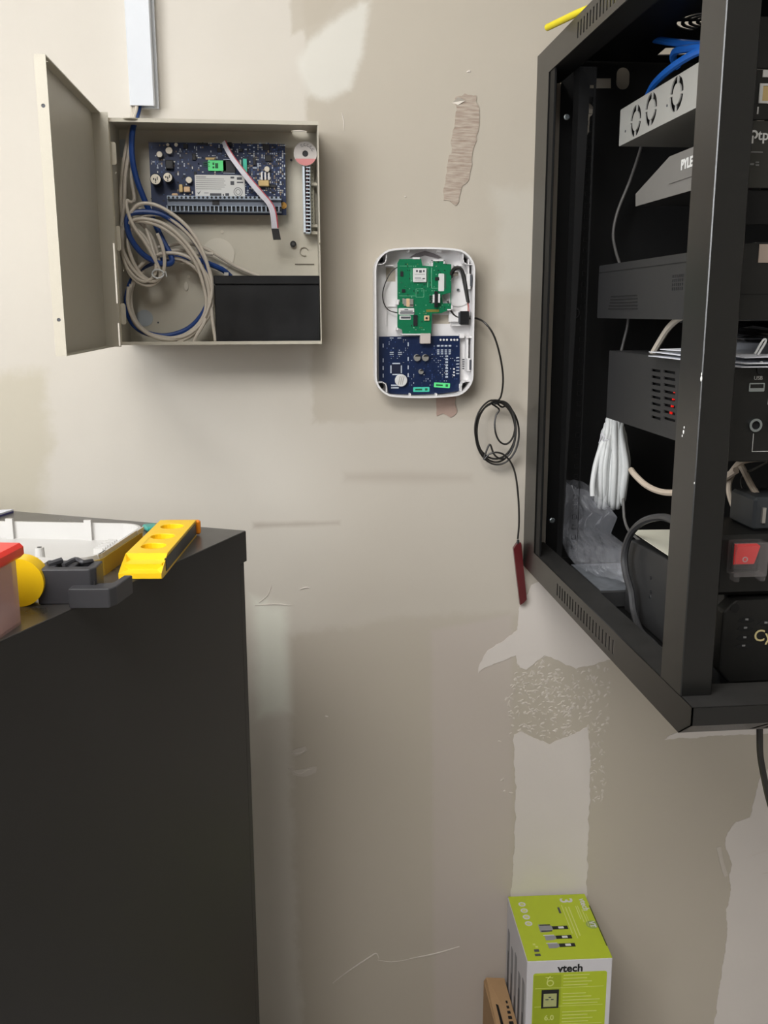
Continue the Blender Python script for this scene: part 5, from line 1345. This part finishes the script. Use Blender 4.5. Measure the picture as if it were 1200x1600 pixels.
# recorder
vents = [slot2(onX(1052 + (i % 6) * 3, 430, DX).y, onX(1052, 432 + (i // 6) * 6.5, DX).z, .0035, .0034) for i in range(24)]
dv_ = device('video_recorder', 'dark grey recorder box with small side vents in the middle of the rack', 'recorder', -.0895, FY, 1.3365, 1.4080, EQ, EQ_FRONT, holes_side=vents)
build('lid_seam', MB().box(DX - .0005, DX + .0005, FY, -.0895, 1.3985, 1.3995), DARK, dv_)
sv = MB()
for i in range(5):
    a = onX(952 + (3 - i), 463 + i * 5, DX); b = onX(996, 461.5 + i * 5.2, DX)
    sv.box(DX - .0006, DX + .0004, a.y, b.y, b.z - .0008, b.z + .0008)
build('louvres', sv, DARK, dv_, kind='stuff')
build('label_plate', MB().box(.4460, .49, FY - .0048, FY - .0038, 1.3900, 1.4070), mat('beige_label', (168, 152, 140), .5), dv_)
build('front_seam', MB().box(.4265, .9095, FY - .0044, FY - .0036, 1.3600, 1.3612), DARK, dv_)
build('foot', MB().cyl((.475, -.32, 1.3360), (0, 0, -1), .006, .0045, 14), BLACK_PL, dv_)
# amplifier
aslots = []
for c in range(2):
    for r_ in range(8):
        a = onX((1018, 1037)[c], (578, 580)[c] + r_ * 10.4, DX); b = onX((1032, 1055)[c], (579, 582)[c] + r_ * 10.8, DX)
        aslots.append(rect2(b.y, a.y, a.z - .0016, a.z + .0016))
amp = device('power_amplifier', 'black amplifier with slotted side and front jack below the recorder', 'amplifier', -.150, FY, 1.1985, 1.2905, EQ, EQ_FRONT, holes_side=aslots)
for r_ in range(4):
    q = onX(1049 - r_ * 2, 612 + r_ * 11, DX)
    build('status_light', MB().box(DX + .0030, DX + .0055, q.y - .0014, q.y + .0014, q.z - .0016, q.z + .0016), RED_LED, amp)
q = onY(1182, 605, FY - .004)
us = build('usb_port', MB().plate(rrect2(q.x - .008, q.x + .008, q.z - .0042, q.z + .0042, .001), [rect2(q.x - .0068, q.x + .0068, q.z - .0008, q.z + .003)], (0, FY - .0048, 0), (1, 0, 0), (0, 0, 1), -.0012), STEEL, amp)
build('lettering', text_mb('USB', .0052, (q.x + .001, FY - .0043, q.z + .0088), (1, 0, 0), (0, 0, 1)), LABEL_W, amp)
build('lettering', text_mb('IR', .0042, (q.x + .003, FY - .0043, q.z + .0235), (1, 0, 0), (0, 0, 1)), LABEL_W, amp)
build('sensor', MB().cyl((q.x + .003, FY - .004, q.z + .0165), (0, -1, 0), .0042, .0012, 14), CHIP, amp)
q = onY(1179, 664, FY - .004)
build('jack_socket', MB().plate(circ2(q.x, q.z, .0066, 22), [circ2(q.x, q.z, .0042, 18)], (0, FY - .007, 0), (1, 0, 0), (0, 0, 1), -.003), STEEL, amp)
build('jack_hole', MB().cyl((q.x, FY - .0041, q.z), (0, -1, 0), .0042, .0006, 14), DARK, amp)
build('print_lines', MB().tube([(q.x - .0005, FY - .0042, q.z - .0085), (q.x - .0005, FY - .0042, q.z - .0265), (q.x + .018, FY - .0042, q.z - .0265)], .0004, 4).tube([(q.x + .012, FY - .0042, q.z + .020), (q.x + .012, FY - .0042, q.z + .027), (q.x + .03, FY - .0042, q.z + .028)], .0004, 4), LABEL_W, amp, kind='stuff')
kb_ = build('knob', MB().cyl((q.x + .027, FY - .004, q.z + .004), (0, -1, 0), .0095, .012, 24, r2=.0085, ch=.001), BLACK_PL, amp, smoothed=True)
tk = MB()
for i in range(14):
    a = math.radians(-220 + i * 20); c_ = Vector((q.x + .027, FY - .0042, q.z + .004))
    tk.tube([c_ + Vector((math.cos(a) * .0115, 0, math.sin(a) * .0115)), c_ + Vector((math.cos(a) * .0135, 0, math.sin(a) * .0135))], .0003, 4)
build('dial_ticks', tk, LABEL_W, amp, kind='stuff')
# papers and black bag on the amplifier
def sheet(name, label, y0_, y1_, x0_, x1_, z, m_, amp_, seed, th=.0008):
    R2 = random.Random(seed); nx, ny = 8, 8; ph = R2.uniform(0, 6)
    mb_ = MB(); vs = []
    for top in (1, 0):
        for j in range(ny + 1):
            for i in range(nx + 1):
                x = x0_ + (x1_ - x0_) * i / nx; y = y0_ + (y1_ - y0_) * j / ny
                h = amp_ * (0.5 + 0.5 * math.sin(ph + 5 * i / nx + 3.3 * j / ny)) * (i + j) / (nx + ny)
                vs.append((x, y, z + h + (th if top else 0)))
    n1_ = (nx + 1) * (ny + 1); fs = []
    for j in range(ny):
        for i in range(nx):
            a = j * (nx + 1) + i
            fs.append((a, a + 1, a + nx + 2, a + nx + 1)); fs.append((n1_ + a, n1_ + a + nx + 1, n1_ + a + nx + 2, n1_ + a + 1))
    for i in range(nx):
        fs.append((i, n1_ + i, n1_ + i + 1, i + 1)); a = ny * (nx + 1) + i; fs.append((a, a + 1, n1_ + a + 1, n1_ + a))
    for j in range(ny):
        a = j * (nx + 1); fs.append((a, a + nx + 1, n1_ + a + nx + 1, n1_ + a)); a += nx; fs.append((a, n1_ + a, n1_ + a + nx + 1, a + nx + 1))
    mb_.add(vs, fs)
    return tag(build(name, mb_, m_, smoothed=True), label, 'paper')
sheet('paper_sheet', 'lowest white paper sheet lying on the amplifier', -.575, -.335, .430, .640, 1.2918, PAPER, .002, 1)
sheet('paper_sheet', 'middle white paper sheet on the amplifier, slightly lifted', -.570, -.320, .436, .650, 1.2948, PAPER, .004, 2)
sheet('paper_sheet', 'uppermost curled white paper sheet on the amplifier', -.560, -.345, .440, .630, 1.3000, PAPER, .010, 3, .0010)
def crumple(name, label, c, size, m_, seed, sharp=1.0, cat='bag', nu=26, nv=18):
    R2 = random.Random(seed)
    dirs = [(Vector((R2.uniform(-1, 1), R2.uniform(-1, 1), R2.uniform(-1, 1))).normalized(), R2.uniform(2, 7), R2.uniform(0, 6)) for _ in range(9)]
    mb_ = MB().sphere((0, 0, 0), 1.0, nu, nv)
    out = []
    for v in mb_.v:
        d = v.normalized(); h = 0
        for dd, f_, p_ in dirs:
            h += abs(math.sin(d.dot(dd) * f_ + p_)) - .5
        r_ = 1 + .10 * sharp * h
        q_ = Vector((d.x * size[0], d.y * size[1], d.z * size[2])) * r_
        q_.z = max(q_.z, -size[2] * .86)
        out.append(q_ + Vector(c))
    mb_.v = out
    return tag(build(name, mb_, m_), label, cat)
crumple('black_bag', 'crumpled black plastic bag on the papers below the recorder front', (.535, -.465, 1.3225), (.075, .055, .0125), BAG_BK, 4, .9)
clip_q = onY(1190, 540, -.555)
tag(build('cable_clip', MB().tube(smooth([clip_q + Vector((-.006, 0, -.008)), clip_q + Vector((.001, 0, .005)), clip_q + Vector((.004, 0, .004)), clip_q + Vector((-.003, 0, -.009))], 4), .0011, 6), WHITE_CABLE, smoothed=True), 'small bent white clip on the papers in front of the black bag', 'clip')
# power conditioner with covered red switch
pc = thing('power_strip', 'black rack power strip with covered red rocker switch', 'power strip', (.668, FY, 1.0600))
build('case', MB().box(.4265, .9095, FY - .006, -.47, 1.0600, 1.1230, .004), EQ_FRONT, pc)
a, b = onY(1143, 845, FY - .012), onY(1191, 897, FY - .012)
build('switch_base', MB().box(a.x + .004, b.x - .004, FY - .009, FY - .005, b.z + .004, a.z - .003, .001), BLACK_PL, pc)
rs = build('rocker', MB().add([(a.x + .005, FY - .009, b.z + .010), (b.x - .009, FY - .009, b.z + .010), (b.x - .007, FY - .009, a.z - .004), (a.x + .005, FY - .009, a.z - .004), (a.x + .005, FY - .011, b.z + .011), (b.x - .009, FY - .011, b.z + .011), (b.x - .007, FY - .017, a.z - .005), (a.x + .005, FY - .017, a.z - .005)], [(3, 2, 1, 0), (4, 5, 6, 7), (0, 1, 5, 4), (1, 2, 6, 5), (2, 3, 7, 6), (3, 0, 4, 7)]), RED_SW, pc)
build('off_mark', MB().plate(arc2((a.x + b.x) / 2 - .003, b.z + .0165, .0020, .0028, 0, 359, 16), [], (0, FY - .0146, 0), (1, 0, 0), (0, 0, 1), -.0004), LABEL_W, rs)
build('switch_cover', MB().plate(rrect2(a.x, b.x, b.z, a.z, .003), [rrect2(a.x + .0016, b.x - .0016, b.z + .0016, a.z - .0016, .002)], (0, FY - .021, 0), (1, 0, 0), (0, 0, 1), -.015), CLEAR, pc)
build('cover_window', MB().box(a.x + .0005, b.x - .0005, FY - .0218, FY - .0206, b.z + .0005, a.z - .0005), CLEAR, pc)
for x_ in (a.x + .004, b.x - .004):
    build('cover_latch', MB().box(x_ - .003, x_ + .003, FY - .022, FY - .010, b.z - .005, b.z + .003, .001), CLEAR, pc)
# backup supply at the bottom
up = thing('backup_supply', 'black rounded backup power supply at the rack bottom lettered in gold', 'power supply', (.66, -.4, RZ0 + .004))
build('case', MB().plate([(-.258, RZ0 + .0045), (-.258, 1.040), (-.264, 1.0470), (-.50, 1.0585), (FY + .01, 1.0585), (FY + .01, RZ0 + .0045)], [], (DX, 0, 0), (0, 1, 0), (0, 0, 1), .42), EQ, up, bevel=.004)
fpz0, fpz1 = .9660, 1.0560
build('front_bezel', MB().plate([(.4350, fpz0 + .014), (.4470, fpz0), (.87, fpz0), (.87, fpz1), (.4470, fpz1), (.4350, fpz1 - .012)], [], (0, FY - .010, 0), (1, 0, 0), (0, 0, 1), -.020), EQ_FRONT, up, bevel=.002)
for i, (x, y) in enumerate(((1166, 968), (1164, 981), (1163, 996), (1161, 1009), (1196, 973))):
    q = onY(x, y, FY - .010)
    vt_ = build('vent', MB().plate([(q.x - .009, q.z - .0015), (q.x - .004, q.z - .0035), (q.x + .004, q.z - .0035), (q.x + .009, q.z - .001), (q.x + .004, q.z + .0022), (q.x - .004, q.z + .0022)], [], (0, FY - .0106, 0), (1, 0, 0), (0, 0, 1), -.001), DARK, up)
    build('vent_glint', MB().box(q.x - .0016, q.x + .0016, FY - .0114, FY - .0107, q.z - .0004, q.z + .0014), mat('grey_print', (120, 120, 120), .5), vt_)
q = onY(1148, 950, FY - .010)
build('indicator', MB().cyl((q.x, FY - .0101, q.z), (0, -1, 0), .0048, .0008, 16), DARK, up)
q = onY(1177, 994, FY - .010)
build('lettering', text_mb('CyberPower', .0175, (q.x, FY - .0108, q.z), (1, 0, 0), (0, 0, 1), .0004, .0001, align='LEFT'), mat('gold_print', (190, 176, 128), .4), up)
for (x, y) in ((1017, 903), (1017, 925), (1016, 933)):
    q = onX(x, y, DX)
    build('side_screw', MB().cyl((DX, q.y, q.z), (-1, 0, 0), .0022, .0008, 10), STEEL if y > 930 else CHIP, up)
sheet('paper_sheet', 'cream paper sheet lying on the backup power supply', -.480, -.268, .444, .60, 1.0592, PAPER_C, .002, 6)
# power adapter and its cables
pb2 = thing('power_adapter', 'dark grey power adapter block resting on the power strip', 'adapter', (.515, -.52, 1.1232))
build('adapter_case', MB().box(.4700, .56, -.545, -.49, 1.1234, 1.158, .003), mat('adapter_grey', (52, 56, 60), .5), pb2)
build('adapter_blade', MB().box(.478, .4815, -.548, -.545, 1.132, 1.148), SILVER, pb2)
# items on the rack floor
fb_ = thing('floor_box', 'flat dark box with worn grey top on the rack floor', 'box', (.43, -.17, RZ0 + .004))
build('box_body', MB().box(.412, .520, -.250, -.110, RZ0 + .0042, .9720, .002), EQ, fb_)
build('worn_top', MB().box(.414, .518, -.248, -.112, .9721, .9727), WORN, fb_)

# clear bag leaning in the corner
def bag():
    nx, ny = 30, 40; R2 = random.Random(12); mb_ = MB()
    ctrl = [(.0, (.436, -.020, 1.084), (.452, -.100, 1.078)), (.25, (.432, -.018, 1.050), (.468, -.150, 1.052)), (.45, (.428, -.016, 1.012), (.470, -.120, 1.020)), (.62, (.424, -.030, .985), (.470, -.215, 1.018)), (.8, (.422, -.070, .976), (.470, -.235, .990)), (1.0, (.420, -.120, .975), (.465, -.235, .975))]
    def at_(t):
        for (t0, a0, b0), (t1, a1, b1) in zip(ctrl[:-1], ctrl[1:]):
            if t <= t1:
                k = (t - t0) / (t1 - t0); return Vector(a0).lerp(Vector(a1), k), Vector(b0).lerp(Vector(b1), k)
    dirs = [(R2.uniform(4, 22), R2.uniform(-14, 14), R2.uniform(0, 6), R2.uniform(.4, 1)) for _ in range(8)]
    vs = []
    for side in (0, 1):
        for j in range(ny + 1):
            a0, b0 = at_(j / ny)
            for i in range(nx + 1):
                s_ = i / nx
                p_ = a0.lerp(b0, s_)
                w = math.sin(math.pi * s_) ** .6
                h = sum((abs(math.sin(f1 * s_ + f2 * j / ny + ph)) - .5) * am_ for f1, f2, ph, am_ in dirs)
                p_.x += ((-.016 if not side else .014) - .0060 * h) * w
                p_.z += .005 * h * w
                vs.append(p_)
    n_ = (nx + 1) * (ny + 1); fs = []
    for sd in (0, 1):
        for j in range(ny):
            for i in range(nx):
                a_ = sd * n_ + j * (nx + 1) + i
                fs.append((a_, a_ + 1, a_ + nx + 2, a_ + nx + 1))
    mb_.add(vs, fs); return mb_
tag(build('plastic_bag', bag(), BAGM), 'clear crumpled plastic bag slumped in the rack rear corner', 'bag')

# cables inside the rack
def xcable(name, label, pts, r, m_, cat='cable', group=None, k=6, n=8):
    """points given as (px, py, x-plane)"""
    o = build(name, MB().tube(smooth([onX(x, y, X_) for x, y, X_ in pts], k), r, n), m_, smoothed=True)
    return tag(o, label, cat, group)
# white coil hanging under the amplifier
wc = []
base_c = onX(956, 724, .475)
vd = Vector((base_c.x - CAM.x, base_c.y - CAM.y, 0)).normalized(); ld = Vector((vd.y, -vd.x, 0))
for i, (lat, h_) in enumerate(((-.021, .058), (.019, .060), (-.015, .066), (.012, .066), (-.008, .068), (.005, .067), (-.002, .062), (.022, .054), (-.011, .061), (.009, .064))):
    for k_ in range(12):
        a = 2 * math.pi * k_ / 12 + math.pi / 2
        pinch = 1 - .45 * max(0, math.sin(a)) - .18 * max(0, -math.sin(a))
        if math.sin(a) > 0: h_ = min(h_, 1.1900 - base_c.z)
        wc.append(base_c + vd * ((.020 + .003 * (i % 3)) * math.cos(a)) + ld * (lat * pinch + .0016 * math.sin(3 * i + a)) + Vector((0, 0, h_ * math.sin(a))))
wcl = thing('white_cable_coil', 'hank of thick white cable hanging below the amplifier', 'cable', (base_c.x, base_c.y, 1.08))
build('cable_hank', MB().tube(smooth(wc, 4), .0044, 10), WHITE_CABLE, wcl, smoothed=True)
tl_ = [onX(949, 672, .462), onX(942, 690, .455), onX(931, 725, .445), onX(926, 755, .44), onX(926, 775, .44)]
build('cable_tail', MB().tube(smooth(tl_, 5), .0040, 10), WHITE_CABLE, wcl, smoothed=True)
q = onX(944, 684, .452)
build('twist_tie', MB().tube(smooth([q + Vector((0, -.020, 0)), q + Vector((-.004, -.008, -.003)), q, q + Vector((-.002, .006, .006)), q + Vector((-.002, .010, -.002)), q + Vector((-.002, .016, -.010))], 4), .0009, 6), WHITE_WIRE, wcl, smoothed=True)
xcable('blue_patch_cable', 'bright blue patch cable running level under the rack roof', [(992, 53, .50), (1015, 60, .50), (1050, 66, .495), (1090, 70, .49), (1130, 74, .485), (1170, 110, .50)], .0047, BLUE_BRIGHT, group='blue patch cables in the rack top')
xcable('blue_patch_cable', 'bright blue patch cable dropping behind the light grey switch', [(1012, 150, .50), (1022, 132, .49), (1042, 112, .48), (1070, 92, .478), (1100, 78, .48), (1140, 76, .49)], .0047, BLUE_BRIGHT, group='blue patch cables in the rack top')
xcable('blue_patch_cable', 'bright blue patch cable bent in a tight loop beside the fan grille', [(1060, 105, .51), (1052, 92, .50), (1056, 80, .49), (1075, 76, .485), (1100, 74, .485), (1140, 82, .50)], .0047, BLUE_BRIGHT, group='blue patch cables in the rack top')
xcable('blue_patch_cable', 'short bit of blue cable below the shelf front', [(1160, 313, .462), (1178, 318, .462), (1200, 312, .47), (1230, 318, .48)], .0040, BLUE_CABLE)
cable('thin_grey_wire', 'long thin grey wire hanging down the back of the rack', [(1006, 205, -.146), (1001, 232, -.090), (985, 280, -.050), (965, 330, -.045), (958, 365, -.045), (962, 392, -.045), (970, 418, -.045), (978, 450, -.050), (982, 480, -.055), (980, 510, -.055), (974, 535, -.055), (968, 565, -.060), (966, 620, -.080), (970, 700, -.100), (974, 790, -.120), (976, 812, -.130), (982, 828, -.150), (994, 840, -.200), (1004, 848, -.252)], .0021, mat('dark_grey_wire', (96, 94, 92), .5), 'wire')
xcable('grey_lead', 'grey lead slanting up from the amplifier to the recorder', [(1018, 556, .470), (1030, 535, .470), (1045, 512, .470), (1062, 497, .470), (1085, 488, .48)], .0040, GREY_CABLE)
xcable('beige_lead', 'beige lead curving right from the white hank', [(986, 734, .455), (992, 742, .455), (1008, 757, .46), (1028, 767, .465), (1050, 770, .47), (1090, 766, .475), (1125, 750, .475), (1150, 735, .48)], .0040, mat('beige_cable', (186, 172, 156), .5))
xcable('beige_lead', 'beige lead looping over behind the rack post', [(1100, 770, .48), (1128, 755, .48), (1142, 740, .482), (1158, 722, .484), (1185, 716, .486), (1230, 716, .49)], .0036, mat('beige_cable', (186, 172, 156), .5))
xcable('beige_lead', 'beige lead dropping to the power adapter', [(1155, 724, .486), (1162, 735, .486), (1172, 755, .486), (1182, 772, .486)], .0034, mat('beige_cable', (186, 172, 156), .5))
xcable('beige_lead', 'short beige lead hanging left of the power adapter', [(1146, 738, .484), (1140, 752, .484), (1139, 768, .484), (1143, 784, .484), (1150, 800, .484)], .0030, mat('beige_cable', (186, 172, 156), .5))
xcable('thin_grey_wire', 'thin dark loop of wire beside the power adapter', [(1200, 722, .488), (1180, 732, .488), (1162, 742, .488), (1158, 756, .488), (1166, 770, .488), (1180, 780, .488)], .0012, BLACK_CABLE, 'wire')
xcable('black_power_cord', 'thick black power cord arching over the backup supply', [(1085, 838, .455), (1060, 818, .436), (1035, 808, .432), (1005, 815, .43), (985, 835, .43), (976, 865, .43), (978, 895, .43), (986, 925, .43), (990, 955, .43), (1000, 985, .428), (1018, 1003, .425), (1030, 1015, .420), (1060, 1035, .42)], .0046, mat('grey_black_cord', (56, 56, 58), .4))
# cord hanging out below the rack, yellow lead on its roof
q = onY(1188, 1146, -.46)
cable('hanging_cord', 'black cord hanging from the rack underside at the right frame edge', [(1187, 1120, -.46), (1187, 1150, -.46), (1188, 1180, -.45), (1194, 1215, -.44), (1203, 1255, -.42), (1225, 1330, -.38), (1240, 1450, -.33), (1245, 1600, -.28), (1250, 1715, -.235), (1256, 1786, -.175)], .0040, BLACK_CABLE)
yc = [onZ(855, 43, 1.7150), onZ(880, 31, 1.7150), onZ(908, 18, 1.7135), onZ(940, 8, 1.7130), onZ(990, 2, 1.7130)]
yl = thing('yellow_lead', 'yellow cable end poking out from the rack roof', 'cable', (yc[2].x, yc[2].y, 1.7085))
build('yellow_jacket', MB().tube(smooth(yc, 5), .0044, 10), YELLOW_CB, yl, smoothed=True)
build('cut_end', MB().cyl(yc[0], yc[0] - yc[1], .0030, .0012, 10), PAPER_C, yl)
